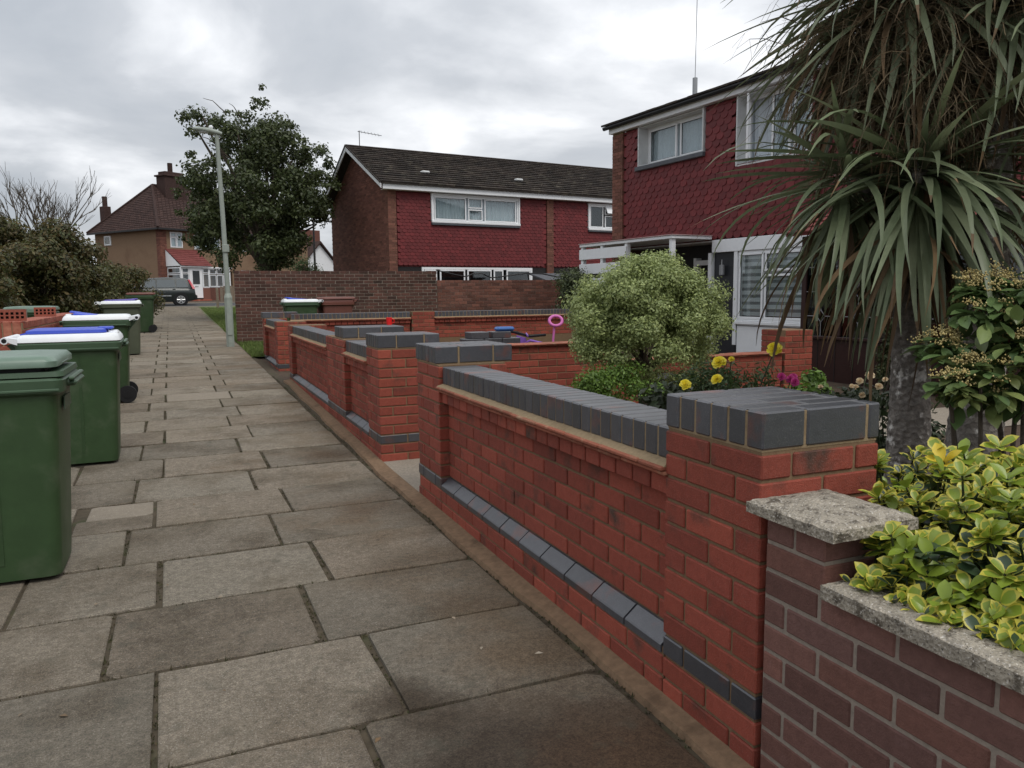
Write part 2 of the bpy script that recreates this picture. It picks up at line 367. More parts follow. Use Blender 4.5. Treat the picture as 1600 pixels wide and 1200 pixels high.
    def mesh(s, name, mats, smooth=None):
        me = bpy.data.meshes.new(name); me.from_pydata(s.v, [], s.f)
        for m in (mats if isinstance(mats, (list, tuple)) else [mats]): me.materials.append(m)
        if any(s.mi): me.polygons.foreach_set('material_index', s.mi)
        bm = bmesh.new(); bm.from_mesh(me); bmesh.ops.recalc_face_normals(bm, faces=bm.faces); bm.to_mesh(me); bm.free()
        if smooth is not None:
            me.shade_smooth(); me.set_sharp_from_angle(angle=smooth)
        me.update(); return me
    def build(s, name, mats, parent=None, smooth=None, **k):
        o = bpy.data.objects.new(name, s.mesh(name, mats, smooth)); link(o, parent)
        return meta(o, **k)
_bc = {}
def brick(parent, name, x0, x1, y0, y1, z0, z1, m, b=.004, jit=.0012, rot=.004):
    lx, ly, lz = round(x1-x0, 3), round(y1-y0, 3), round(z1-z0, 3)
    if min(lx, ly, lz) < .012: return None
    key = (name, lx, ly, lz, m.name, b)
    if key not in _bc: _bc[key] = G().cbox(-lx/2, lx/2, -ly/2, ly/2, -lz/2, lz/2, b).mesh(name, m)
    o = bpy.data.objects.new(name, _bc[key])
    return link(o, parent, ((x0+x1)/2+rnd.uniform(-jit, jit), (y0+y1)/2, (z0+z1)/2+rnd.uniform(-jit, jit)*.5),
                (rnd.uniform(-rot, rot)*.4, rnd.uniform(-rot, rot)*.6, rnd.uniform(-rot, rot)))
def fast(name, V, F, mats, parent=None, mi=None, smooth=False, **k):
    """numpy mesh: V (n,3), F (m,k)"""
    V = np.asarray(V, dtype=np.float32); F = np.asarray(F, dtype=np.int32); kk = F.shape[1]
    me = bpy.data.meshes.new(name)
    me.vertices.add(len(V)); me.vertices.foreach_set('co', V.ravel())
    me.loops.add(F.size); me.loops.foreach_set('vertex_index', F.ravel())
    me.polygons.add(len(F)); me.polygons.foreach_set('loop_start', np.arange(len(F), dtype=np.int32)*kk)
    for m in (mats if isinstance(mats, (list, tuple)) else [mats]): me.materials.append(m)
    if mi is not None: me.polygons.foreach_set('material_index', np.asarray(mi, dtype=np.int32))
    me.update(calc_edges=True); me.validate()
    if smooth: me.shade_smooth()
    o = bpy.data.objects.new(name, me); link(o, parent); return meta(o, **k)

def zg(Y): return max(0., min((Y-5.5)*.02, 1.03))

# ------------------------------------------------------------------ ground, road, path, verge
ys = [-60, 5.5, 57, 120, 400]
v = []; f = []
for y in ys: v += [(-260, y, zg(y)-.035), (260, y, zg(y)-.035)]
for i in range(len(ys)-1): f.append((2*i, 2*i+1, 2*i+3, 2*i+2))
G().add(v, f).build('ground', M['soil'], kind='structure')
def strip(name, poly, m, dz, **k):
    """a sheet following the rise of the ground; poly = list of (xl,xr,y)"""
    v = []; f = []
    for xl, xr, y in poly: v += [(xl, y, zg(y)+dz), (xr, y, zg(y)+dz)]
    for i in range(len(poly)-1): f.append((2*i, 2*i+1, 2*i+3, 2*i+2))
    return G().add(v, f).build(name, m, kind='structure', **k)
def dr(Y): return -.011*(Y-2)
strip('road', [(-60, 60, 43.5), (-60, 60, 50.5)], M['asphalt'], -.02)
kb = G()
for y in (43.3, 50.5): kb.cbox(-60, 60, y, y+.15, zg(y)-.1, zg(y)+.03, .015)
kb.build('kerb', M['slabl'], kind='structure')
path = strip('path', [(-1.35, 1.384, -3)]+[(-1.36+dr(y), 1.384+min(0, dr(y)+.04), y) for y in (5.5, 11, 14.5)]+[(-1.4+dr(y), 1.33+dr(y), y) for y in (15, 25, 35, 43.3)],
             mat('joint_dirt', (.07, .055, .036), 1, .05, None, 20, .4, .8, 60, world=True, blotch=(.05, .06, .025), bl_scale=3), -.012)
def slab_obj(x0, x1, y0, y1, m, b=.007, poly=None):
    cx, cy = (x0+x1)/2, (y0+y1)/2
    lx, ly = (x1-x0)/2, (y1-y0)/2
    g = G()
    # slightly ragged outline, two levels so the arris is worn
    pts = poly or [(-lx, -ly), (-lx*.33, -ly), (lx*.33, -ly), (lx, -ly), (lx, ly), (lx*.33, ly), (-lx*.33, ly), (-lx, ly)]
    out = []
    for i_, p in enumerate(pts):
        if i_ in (0, 3, 4, 7) and poly is None:
            if rnd.random() < .45:      # chipped corner
                c_ = rnd.uniform(.012, .045); sx_, sy_ = (1 if p[0] < 0 else -1), (1 if p[1] < 0 else -1)
                q1, q2 = (p[0]+sx_*c_, p[1]), (p[0], p[1]+sy_*c_*rnd.uniform(.5, 1.1))
                out += [q2, q1] if i_ in (0, 4) else [q1, q2]
            else: out += [p]
        else: out += [p]
    pts = [(p[0]+rnd.uniform(-.006, .006), p[1]+rnd.uniform(-.006, .006)) for p in out]
    k = 1-.011/max(.2, min(lx, ly))
    top = [(p[0]*(1-.011/lx), p[1]*(1-.011/ly), 0) for p in pts]
    mid = [(p[0]*(1-.003/lx), p[1]*(1-.003/ly), -.004) for p in pts]
    bot = [(p[0], p[1], -.03) for p in pts]
    g.loft([bot, mid, top])
    o = bpy.data.objects.new('paving_slab', g.mesh('paving_slab', m)); link(o, path)
    o.location = (cx+dr(cy), cy, zg(cy)+rnd.uniform(-.004, .004))
    o.rotation_euler = (rnd.uniform(-.004, .004)+(.02 if cy > 5.5 else 0), rnd.uniform(-.003, .003), .011+rnd.uniform(-.003, .003))
    return o
gp = .006
far = G()
for n in range(-5, 63):
    y0 = 2.915+.636*n; y1 = y0+.636
    if n % 2 == 0: xs = [-1.28, -.89, -.315, .45, 1.30] if n % 4 else [-1.28, -.315, .45, 1.30]
    else: xs = [-1.28, -.72, -.145, .60, 1.30] if n % 3 else [-1.28, -.145, .60, 1.30]
    if n == 3: xs = [-1.28, -.62, -.19, .60, 1.30]
    w1 = 1.30 if y0 < 14.6 else 1.30
    for a, bb in zip(xs[:-1], xs[1:]):
        m = M['slabl'] if (y0 > 5 and rnd.random() < .035) else M['slab']
        a2, b2 = a+gp+rnd.uniform(0, .004), bb-gp-rnd.uniform(0, .004); ya, yb = y0+(.008 if n < 6 else .014), y1-(.009 if n < 6 else .014)
        if n < 32:
            if n == 3 and abs(bb+.19) < .01:      # the cracked flag beside the nearest bin: strips with a crack between
                ym = y0+.30
                slab_obj(a2, b2, y0+gp, ym-.004, m); slab_obj(a2+.05, b2, ym+.004, yb, M['slabl']); continue
            slab_obj(a2, b2, ya, yb, m)
        else:
            far.box(a2+dr(y0), b2+dr(y0), ya, yb, zg(y0)-.02, zg(y0)+rnd.uniform(-.001, .003)+.012)
far.build('paving_slab', M['slab'], path, kind='stuff')
# moss and small weeds in the joints
mv = []; 
for n in range(-3, 30):
    yj = 2.915+.636*n
    for k in range(70):
        if rnd.random() < .6: mv.append((rnd.uniform(-1.2, 1.3), yj+rnd.uniform(-.010, .010)))
    for xj in ((-.315, .45) if n % 2 == 0 else (-.145, .60)):
        for k in range(26): mv.append((xj+rnd.uniform(-.010, .010), yj+rnd.uniform(0, .636)))
for k in range(500): mv.append((1.31+rnd.uniform(-.02, .02), rnd.uniform(1.2, 12)))
mv = np.array(mv); mv[:, 0] -= .011*(mv[:, 1]-2); q_ = len(mv)*4
mx_ = np.repeat(mv, 4, 0)+nrs.randn(q_, 2)*.006; hh_ = nrs.uniform(.003, .011, q_)*(1+1.6*(nrs.rand(q_) > .97)); aa_ = nrs.rand(q_)*6.28; zz_ = np.clip((mx_[:, 1]-5.5)*.02, 0, 1.03)-.010
ww_ = .0035
V_ = np.stack([np.stack([mx_[:, 0]-np.cos(aa_)*ww_, mx_[:, 1]-np.sin(aa_)*ww_, zz_], 1), np.stack([mx_[:, 0]+np.cos(aa_)*ww_, mx_[:, 1]+np.sin(aa_)*ww_, zz_], 1), np.stack([mx_[:, 0]+nrs.randn(q_)*.004, mx_[:, 1]+nrs.randn(q_)*.004, zz_+hh_], 1)], 1).reshape(-1, 3)
fast('joint_moss', V_, np.arange(q_*3).reshape(-1, 3), mat('joint_moss', (.045, .05, .02), .9, .4, (.07, .055, .03), island=True), kind='stuff')
# cement haunch along the foot of the new wall
hg = G(); pr = []
for y in np.arange(-.2, 11.5, .25):
    w = 1.310+.010*math.sin(y*3.1)+.006*math.sin(y*7.7)
    pr.append([(w+max(-.03, dr(y)), y, zg(y)-.02), (w+.012+max(-.03, dr(y)), y, zg(y)+.010), (1.385, y, zg(y)+.022), (1.392, y, zg(y)-.02)])
hg.loft(pr); hg.build('mortar_haunch', M['haunch'], path, smooth=.8)
strip('garden_path', [(1.39, 9.2, 4.88), (1.39, 9.2, 5.93)], M['gravel'], .006)
strip('garden_bed', [(1.6, 9.6, -1), (1.6, 9.6, 4.87)], M['soil'], .002)
strip('grass_verge', [(1.18, 9.7, 14.95), (1.14, 9.7, 18.4), (1.1, 9, 19), (1.02, 3.2, 25), (.9, 3.0, 30), (.8, 3.0, 43.3)], M['grass_base'], .008)
strip('lawn', [(-14, -1.45, 9), (-14, -1.7, 43)], M['grass_base'], -.01)
# grass blades on the verge
nb = 34000
yy = 14.95+np.abs(nrs.rand(nb))**1.6*26; xx = 1.15-.011*(yy-15)+nrs.rand(nb)**1.3*np.where(yy < 18.3, 2.2, 1.9)
keep = ~((yy < 15.0) & (xx > 1.25)); yy, xx = yy[keep], xx[keep]; nb = len(xx)
h = nrs.uniform(.02, .06, nb)*(1+.9*(nrs.rand(nb) > .93)); az = nrs.rand(nb)*6.28; w = .004+.0003*yy
zb_ = np.clip((yy-5.5)*.02, 0, 1.03)+.005
b0 = np.stack([xx-np.cos(az)*w, yy-np.sin(az)*w, zb_], 1); b1 = np.stack([xx+np.cos(az)*w, yy+np.sin(az)*w, zb_], 1)
tp = np.stack([xx+nrs.randn(nb)*.02, yy+nrs.randn(nb)*.02, zb_+h], 1)
fast('grass', np.stack([b0, b1, tp], 1).reshape(-1, 3), np.arange(nb*3).reshape(-1, 3), M['grass'], kind='stuff')

# ------------------------------------------------------------------ brickwork
CZ = .075
def cz(i): return i*CZ+.005, i*CZ+.070
def lay(T, nm, x, y0, y1, i, m, start=0., L=.215, dep=.1025, h=None):
    """one course of stretchers on the face at depth x (face looks to -x), from y0 to y1"""
    z0, z1 = cz(i) if h is None else h
    y = y0-start
    while y < y1-.01:
        a, bq = max(y, y0), min(y+L, y1)
        if bq-a > .025: brick(T, nm, x, x+dep, a, bq, z0, z1, m)
        y += L+.010
def pier(T, x0, y0, lx, ly, n, blue=2, m=None, first=0, bm=None, sides=(1, 1)):
    m = m or M['brick']; bm = bm or M['blue']
    for i in range(first, n):
        z0, z1 = cz(i); q = bm if i == blue else m
        nm = 'plinth_brick' if i == blue else 'brick'
        if (n-1-i) % 2 == 0:      # stretchers on the front
            lay(T, nm, x0, y0, y0+ly, i, q)
            for s, ya in ((0, y0), (1, y0+ly-.1025)):
                if sides[s]:
                    x = x0+.1125
                    while x < x0+lx-.01:
                        x2 = min(x+.215, x0+lx)
                        if x2-x > .03: brick(T, nm, x, x2, ya, ya+.1025, z0, z1, q)
                        x = x2+.01
        else:
            for s, ya in ((0, y0), (1, y0+ly-.1025)):
                if sides[s]:
                    x = x0
                    while x < x0+lx-.01:
                        x2 = min(x+.215, x0+lx)
                        if x2-x > .03: brick(T, nm, x, x2, ya, ya+.1025, z0, z1, q)
                        x = x2+.01
                else: brick(T, nm, x0, x0+.1025, ya, ya+.1025, z0, z1, q)
            lay(T, nm, x0, y0+.1125, y0+ly-.1125, i, q)
    c = .007
    G().box(x0+c, x0+lx-c, y0+c, y0+ly-c, -.05, n*CZ+.004).build('mortar', M['mortar'], T)
def pier_cap(T, x0, y0, lx, ly, zb):
    """blue bricks on edge: rows of 65 mm along y, 215 long in x, joints staggered"""
    n = max(2, int(round((ly+.01)/.075))); w = (ly-.01*(n-1))/n
    for r in range(n):
        y = y0+r*(w+.01)
        cuts = [0, .15, .375, lx] if r % 2 == 0 else [0, .225, lx]
        for a, bq in zip(cuts[:-1], cuts[1:]):
            aa = x0+a+(.005 if a else 0); bb = x0+bq-(.005 if bq < lx else 0)
            brick(T, 'coping_brick', aa, bb, y, y+w, zb+.01, zb+.1125, M['blue'], b=.005)
    G().box(x0+.0055, x0+lx-.0055, y0+.0055, y0+ly-.0055, zb+.0045, zb+.108).build('mortar_bed', M['mortarb'], T)
    G().box(x0+.012, x0+lx-.012, y0+.012, y0+ly-.012, zb+.105, zb+.1112).build('top_pointing', M['mortart'], T)
_pm = {}
def plinth(T, y0, y1, z0, xf):
    n = max(1, int(round((y1-y0)/.225))); L = (y1-y0)/n-.008
    k = round(L, 3)
    if k not in _pm: _pm[k] = G().prism([(0, 0), (0, .024), (.004, .029), (xf-.004, .068), (xf+.03, .070), (xf+.03, 0)], 1, -L/2, L/2).mesh('plinth_brick', M['blue'])
    for i in range(n):
        o = bpy.data.objects.new('plinth_brick', _pm[k]); link(o, T, (rnd.uniform(-.001, .001), y0+(i+.5)*(y1-y0)/n, z0+.004), (0, 0, rnd.uniform(-.006, .006)))
def panel(T, y0, y1, xf=.056, cope=True, base=True, fillet=True, n0=0, btop=12):
    B = M['brick']; top = btop
    if base:
        for i in (0, 1): lay(T, 'brick', 0, y0, y1, i, B, .1125*((i+1) % 2))
        plinth(T, y0+.002, y1-.002, 2*CZ, xf)
        G().box(.007, .25, y0-.002, y1+.002, -.05, 3*CZ-.052).build('mortar', M['mortar'], T)
    pb = 3 if base else n0
    for i in range(pb, top-3): lay(T, 'brick', xf, y0, y1, i, B, .1125*(i % 2))
    lay(T, 'header_brick', .018, y0, y1, top-3, B, 0, .1025, .10)
    zt = (top-2)*CZ
    G().box(xf+.007, .262, y0, y1, (pb-1)*CZ+.02, zt).build('mortar', M['mortar'], T)
    y = y0-.012
    for lay_i, (za, xa) in enumerate(((zt-.003, -.010), (zt+.0145, -.022))):
        y = y0-.012-.13*lay_i
        while y < y1+.010:
            a, bq = max(y, y0-.012), min(y+.265, y1+.012)
            if bq-a > .02: brick(T, 'creasing_tile', xa, xa+.20, a, bq, za, za+.0155, M['tile'], b=.004, jit=.002)
            y += .270
    if fillet:
        zz = zt+.0295; r = []
        for q in np.linspace(y0-.012, y1+.012, max(4, int((y1-y0)/.12))):
            j = rnd.uniform(-.003, .003)
            r.append([(-.010+j, q, zz-.002), (-.004+j, q, zz+.005), (.024, q, zz+.017+j*.5), (.040, q, zz+.017), (.040, q, zz-.002)])
        G().loft(r).build('mortar_fillet', M['mortarb'], T, smooth=.5)
    if cope:
        zc0 = top*CZ-.1045; y = y0
        n = int(round((y1-y0)/.075)); w = (y1-y0)/n
        for i in range(n): brick(T, 'coping_brick', .022, .237, y0+i*w+.005, y0+(i+1)*w-.005, zc0, zc0+.1025, M['blue'], b=.005, jit=.0015)
        G().box(.028, .232, y0+.001, y1-.001, zt+.02, zc0+.098).build('mortar_bed', M['mortarb'], T)
        G().box(.032, .229, y0+.002, y1-.002, zc0+.095, zc0+.1014).build('top_pointing', M['mortart'], T)

X0 = 1.384
# wall 1: nearest garden wall, from the big near pier to the gate pier
T = thing('brick_garden_wall', 'nearest red brick garden wall, blue coping and sloped blue plinth between two capped piers', 'wall', (X0, 1.578, 0))
pier(T, 0, 0, .42, .44, 12); pier_cap(T, 0, 0, .42, .44, .9)
pier(T, 0, 2.79, .44, .475, 12, sides=(1, 1)); pier_cap(T, 0, 2.845, .50, .42, .9)
panel(T, .447, 2.783)
# wall 2: beyond the gate gap
T = thing('brick_garden_wall', 'red brick garden wall beyond the gate gap, with two recessed panels', 'wall', (X0, 5.90, 0))
pier(T, 0, 0, .50, .42, 12); pier_cap(T, 0, 0, .50, .42, .9)
panel(T, .427, 1.40)
pier(T, 0, 1.407, .44, .95, 12); pier_cap(T, .03, 1.55, .60, .45, .9)
panel(T, 2.364, 5.20, fillet=True)
pier(T, 0, 5.207, .50, .33, 12)
# wall 3: far corner
T = thing('brick_garden_wall', 'short red brick wall with one recessed panel, at the far corner by the grass verge', 'wall', (X0, 12.80, 0))
pier(T, 0, 0, .46, .36, 12, first=1); panel(T, .367, 1.95); pier(T, 0, 1.957, .40, .44, 12, first=1); pier_cap(T, -.02, 2.01, .62, .40, .9)
# wall 4: cross wall behind (runs along X, faces us)
T = thing('brick_garden_wall', 'long red brick cross wall with blue coping, in front of the old dark wall', 'wall', (9.2, 14.72, 0), math.pi/2)
def xr(X): return 9.2-X
panel(T, xr(4.12), xr(1.85), base=False, n0=6, btop=13); panel(T, xr(9.2), xr(4.62), base=False, n0=6, btop=13)
for i in range(3, 13): lay(T, 'brick', -.03, xr(4.60), xr(4.14), i, M['brick'], .1125*(i % 2))
G().box(-.023, .26, xr(4.595), xr(4.145), .2, 12.95*CZ+.012).build('mortar', M['mortar'], T)
G().box(.06, .26, 0, xr(1.86), 0, 6*CZ).build('mortar', M['mortar'], T)
# wall 5: divider between the two front gardens
T = thing('dividing_wall', 'low red brick dividing wall topped with flat tiles, behind the round bush', 'wall', (7.40, 7.58, 0), math.pi/2)
def xd(X): return 7.40-X
for i in range(2, 10): lay(T, 'brick', 0, xd(4.55), xd(1.9), i, M['brick'], .1125*(i % 2))
for i in range(0, 7): lay(T, 'brick', 0, xd(6.93), xd(4.56), i, M['brick'], .1125*(i % 2))
G().box(.006, .21, xd(4.55), xd(1.9), -.02, 10*CZ).build('mortar', M['mortar'], T)
G().box(.006, .21, xd(6.93), xd(4.56), -.02, 7*CZ).build('mortar', M['mortar'], T)
for xa, xb, z in ((1.9, 4.57, 10*CZ), (4.58, 6.93, 7*CZ)):
    for k, (o_, t) in enumerate(((-.03, 0), (-.045, .0145))):
        y = xd(xb)-.13*k
        while y < xd(xa): 
            a, bq = max(y, xd(xb)), min(y+.265, xd(xa))
            if bq-a > .03: brick(T, 'creasing_tile', o_, .24, a, bq, z+t, z+t+.0125, M['tile'], b=.003, jit=.002)
            y += .27
for i in range(0, 11):
    lay(T, 'brick', -.02, xd(7.40), xd(6.95), i, M['brick'], .1125*(i % 2)); 
    z0, z1 = cz(i); brick(T, 'brick', .0925, .3075, xd(6.95)-.1025, xd(6.95), z0, z1, M['brick']); brick(T, 'brick', .3175, .42, xd(6.95)-.1025, xd(6.95), z0, z1, M['brick'])
G().box(-.013, .413, xd(7.395), xd(6.957), -.02, 11*CZ).build('mortar', M['mortar'], T)
# wall 0: neighbour's older mauve wall at bottom right
T = thing('brick_garden_wall', 'older mauve brick wall with concrete copings, in front of the variegated bush', 'wall', (1.392, -.70, 0))
for i in range(-1, 8):
    z0, z1 = i*.0745+.005, i*.0745+.069
    lay(T, 'brick', 0, 0, 2.262, i, M['brickm'], .06+.1125*(i % 2), h=(z0, z1))
for i in (8, 9):
    z0, z1 = i*.0745+.005, i*.0745+.069
    if i == 8: brick(T, 'brick', 0, .215, 2.06, 2.262, z0, z1, M['brickm'])
    else:
        brick(T, 'brick', 0, .215, 2.168, 2.262, z0, z1, M['brickm']); brick(T, 'brick', 0, .215, 2.06, 2.158, z0, z1, M['brickm'])
G().box(.004, .205, 0, 2.262, -.05, .596).build('mortar', M['mortarg'], T)
G().box(.006, .210, 2.064, 2.2615, .596, .744).build('mortar', M['mortarg'], T)
def conc(name, x0, x1, y0, y1, z0, z1, apex=0.):
    g = G(); nx, ny = 8, 8
    pts = []
    bm = bmesh.new()
    bmesh.ops.create_grid(bm, x_segments=24, y_segments=24, size=.5)
    me = bpy.data.meshes.new(name)
    for v_ in bm.verts:
        u, w_ = v_.co.x, v_.co.y
        e_ = max(abs(u), abs(w_))
        z = z1+apex*(1-2*e_)-(.006 if e_ > .49 else 0)+rnd.uniform(-.0012, .0012)
        v_.co = (x0+(u+.5)*(x1-x0), y0+(w_+.5)*(y1-y0), z)
    r = bmesh.ops.extrude_face_region(bm, geom=bm.faces[:])
    for v_ in [q for q in r['geom'] if isinstance(q, bmesh.types.BMVert)]: v_.co.z = z0
    for v_ in bm.verts: 
        ex = min(v_.co.x-x0, x1-v_.co.x, v_.co.y-y0, y1-v_.co.y)
        if ex < .002: v_.co.x += rnd.uniform(-.001, .001); v_.co.y += rnd.uniform(-.001, .001)
    bmesh.ops.recalc_face_normals(bm, faces=bm.faces); bm.to_mesh(me); bm.free(); me.materials.append(M['cap'])
    o = bpy.data.objects.new(name, me); link(o, T); return o
conc('pier_cap', -.040, .236, 1.998, 2.296, .747, .780, .024)
for k in range(4): conc('coping_slab', -.032, .255, 2.038-(k+1)*.61+.004, 2.038-k*.61, .600, .640)

# old garden wall beyond
T = thing('old_garden_wall', 'tall old dark brick wall behind the bins, stepping down to a redder part at right', 'wall', (1.13, 18.5, .22))
cells = []
for i in range(0, 22):
    z0 = i*.0755+.004
    x = -.1125*(i % 2)
    while x < 4.74:
        a, bq = max(x, 0), min(x+.215, 4.74)
        if bq-a > .03: cells.append((a, bq, z0))
        x += .225
cells.sort(key=lambda c: (-(c[2] > .5), c[0]*.9-c[2]*.6))
st = G()
for k, (a, bq, z0) in enumerate(cells):
    if k < 296: brick(T, 'brick', a, bq, 0, .1025, z0, z0+.0645, M['bricko'], b=.004, jit=.003, rot=.008)
    else: st.cbox(a, bq, rnd.uniform(-.003, .003), .1, z0, z0+.0645, .004)
st.build('brick', mat('old_brick_far', (.115, .050, .038), .85, .32, (.075, .038, .030), 30, .25, .4, 120, island=True, blotch=(.04, .032, .024), bl_scale=3), T, kind='stuff')
G().box(.008, 4.73, .007, .21, -.1, 22*.0755-.01).build('mortar', M['mortarg'], T)
r2 = G()
for i in range(0, 19):
    z0 = i*.0755+.004; x = 4.76-.1125*(i % 2)
    while x < 8.55:
        a, bq = max(x, 4.76), min(x+.215, 8.55); r2.cbox(a, bq, .03+rnd.uniform(-.004, .004), .14, z0, z0+.068, .004); x += .225
r2.build('brick', M['bricko2'], T, kind='stuff', label='redder weathered brickwork of the lower right part')
G().box(4.75, 8.54, .038, .24, -.1, 19*.0755-.01).build('mortar', mat('dirty_mortar', (.17, .12, .10), .95, .05, None, 20, .3), T)

# left: unfinished wall of terracotta bricks with perforated bricks on it
T = thing('unfinished_wall', 'unfinished orange red brick wall with bricks on end, left of the path behind the bins', 'wall', (-1.33, 8.15, 0))
for k in range(13):
    y = -.075*k
    brick(T, 'brick', -.075*(k+1)+.0, -.075*k-.009, 0, .1025, .90, 1.115, M['brickt'])
for i in range(6, 12):
    x = -.10*(i % 2)
    k = 0
    while x > -1.0:
        brick(T, 'brick', x-.215, x, 0, .1025, i*CZ+.005, i*CZ+.07, M['brickt']); x -= .225
G().box(-1.0, -.006, .008, .095, -.05, 1.10).build('mortar', M['mortarb'], T)
for k in range(19):
    brick(T, 'brick', -.215, 0, .115+k*.225, .115+k*.225+.215, 1.045, 1.11, M['brickt'])
    for i in range(9, 14): 
        if k < 12: brick(T, 'brick', -.1025, 0, .115+k*.225-.1*(i % 2), .115+k*.225+.215-.1*(i % 2), i*CZ+.005-.01, i*CZ+.07-.01, M['brickt'])
G().box(-.208, -.006, .11, 4.38, -.05, 1.045).build('mortar', M['mortarb'], T)
def holed(loc, rz, label):
    t = thing('perforated_brick', label, 'brick', loc, rz, 'perforated bricks on the unfinished wall')
    L, Wd, Hh = .215, .1025, .065
    # face with ten round-cornered holes, looking along -y
    g = G(); cols = 5; rows = 2
    xs = [-L/2]; 
    hx = [-.078+.039*k for k in range(5)]; hz = [.034, .069]; r = .0115
    xe = sorted([-L/2, L/2]+[q-r for q in hx]+[q+r for q in hx]); ze = sorted([0, Wd]+[q-r for q in hz]+[q+r for q in hz])
    for i in range(len(xe)-1):
        for j in range(len(ze)-1):
            mxx, mzz = (xe[i]+xe[i+1])/2, (ze[j]+ze[j+1])/2
            if any(abs(mxx-q) < r for q in hx) and any(abs(mzz-q) < r for q in hz): continue
            g.box(xe[i], xe[i+1], -Hh/2, Hh/2, ze[j], ze[j+1])
    bm_ = g.build('brick_body', M['brickt'], t)
    G().box(-L/2+.002, L/2-.002, Hh/2-.006, Hh/2-.002, .002, Wd-.002).build('hole_bottoms', M['black'], t)
holed((-1.42, 8.28, 1.117), .12, 'nearer perforated red brick on edge, on the unfinished wall above the blue lidded bin')
holed((-1.45, 10.35, 1.112), .05, 'farther perforated red brick on edge, on top of the unfinished wall beside a green lid')
T = thing('old_low_wall', 'old mossy low brick wall at the left edge behind the unfinished wall', 'wall', (-5.6, 10.6, 0))
g = G()
for i in range(8, 16):
    x = -.11*(i % 2)
    while x < 3.9: g.cbox(max(x, 0), min(x+.215, 3.9), rnd.uniform(-.003, .003), .1, i*CZ+.005, i*CZ+.07, .004); x += .225
g.build('brick', M['bricko2'], T, kind='stuff'); G().box(0, 3.9, .008, .2, -.05, 16*CZ-.005).build('mortar', M['mortarg'], T)

# ------------------------------------------------------------------ houses
def wall_holes(g, x0, x1, z0, z1, y0, y1, holes, mi=0):
    xs = sorted({x0, x1, *[min(max(h[0], x0), x1) for h in holes], *[min(max(h[1], x0), x1) for h in holes]})
    for a, bq in zip(xs[:-1], xs[1:]):
        if bq-a < 1e-4: continue
        hs = sorted([(h[2], h[3]) for h in holes if h[0] < (a+bq)/2 < h[1]])
        z = z0
        for h0, h1 in hs:
            if h0 > z: g.box(a, bq, y0, y1, z, min(h0, z1), mi)
            z = max(z, h1)
        if z < z1: g.box(a, bq, y0, y1, z, z1, mi)
def window(P, x0, x1, z0, z1, y, lights, fr=.055, dep=.06, m=None, inside='curtain', room=True, mats=None, nm='window', proud=0.):
    """lights: list of (u0,u1,w0,w1) fractions of the opening for each pane with its own frame"""
    m = m or M['upvc']
    g = G(); fw = fr
    g.box(x0, x1, y, y+dep, z0, z0+fw); g.box(x0, x1, y, y+dep, z1-fw, z1)
    g.box(x0, x0+fw, y+.001, y+dep-.001, z0+fw, z1-fw); g.box(x1-fw, x1, y+.001, y+dep-.001, z0+fw, z1-fw)
    ww, hh = x1-x0, z1-z0
    panes = []
    for (u0, u1, w0, w1) in lights:
        a, bq, c, d_ = x0+u0*ww, x0+u1*ww, z0+w0*hh, z0+w1*hh
        q = fw*.72; yy0 = y-.018
        g.cbox(a, bq, yy0, y+.03, c, c+q, .006); g.cbox(a, bq, yy0, y+.03, d_-q, d_, .006)
        g.cbox(a, a+q, yy0+.001, y+.03, c+q, d_-q, .006); g.cbox(bq-q, bq, yy0+.001, y+.03, c+q, d_-q, .006)
        panes.append((a+q, bq-q, c+q, d_-q))
    w = g.build(nm, m, P)
    for a, bq, c, d_ in panes:
        G().box(a-.005, bq+.005, y+.006, y+.010, c-.005, d_+.005).build('pane', M['glass'], w)
        gk = M['leadl'] if False else M['rubber']
        k = .008
        if fr > .045: G().box(a, bq, y-.002, y+.004, c, c+k).box(a, bq, y-.002, y+.004, d_-k, d_).box(a, a+k, y-.002, y+.004, c, d_).box(bq-k, bq, y-.002, y+.004, c, d_).build('gasket', gk, w)
    if inside == 'curtain':
        n = int(ww/.03); r0 = []; V = []
        for k in range(n+1):
            x = x0+.02+k*(ww-.04)/n; yy = y+.085+.02*math.sin(k*1.7)+.012*math.sin(k*.61)
            V += [(x, yy, z0+.06+.03*math.sin(k*.5)), (x, yy, z1-.02)]
        G().add(V, [(2*k, 2*k+2, 2*k+3, 2*k+1) for k in range(n)]).build('curtain', M['curtain'], w, smooth=1.)
    elif inside == 'blind':
        z = z0+.10; k = 0
        while z < z1-.02:
            zt = min(z+(.075 if k % 2 == 0 else .055), z1-.02)
            G().box(x0+.03, x1-.03, y+.045, y+.049, z, zt-.001).build('blind', M['blind' if k % 2 == 0 else 'blindd'], w); z = zt; k += 1
    if room:
        G().box(x0-.05, x1+.05, y+.9, y+.92, z0-.05, z1+.05).box(x0-.07, x0-.05, y+dep+.1, y+.9, z0-.05, z1+.05).box(x1+.05, x1+.07, y+dep+.1, y+.9, z0-.05, z1+.05).box(x0-.05, x1+.05, y+dep+.1, y+.9, z1+.05, z1+.07).box(x0-.05, x1+.05, y+dep+.1, y+.9, z0-.07, z0-.05).build('room_lining', M['interior'], w)
    return w
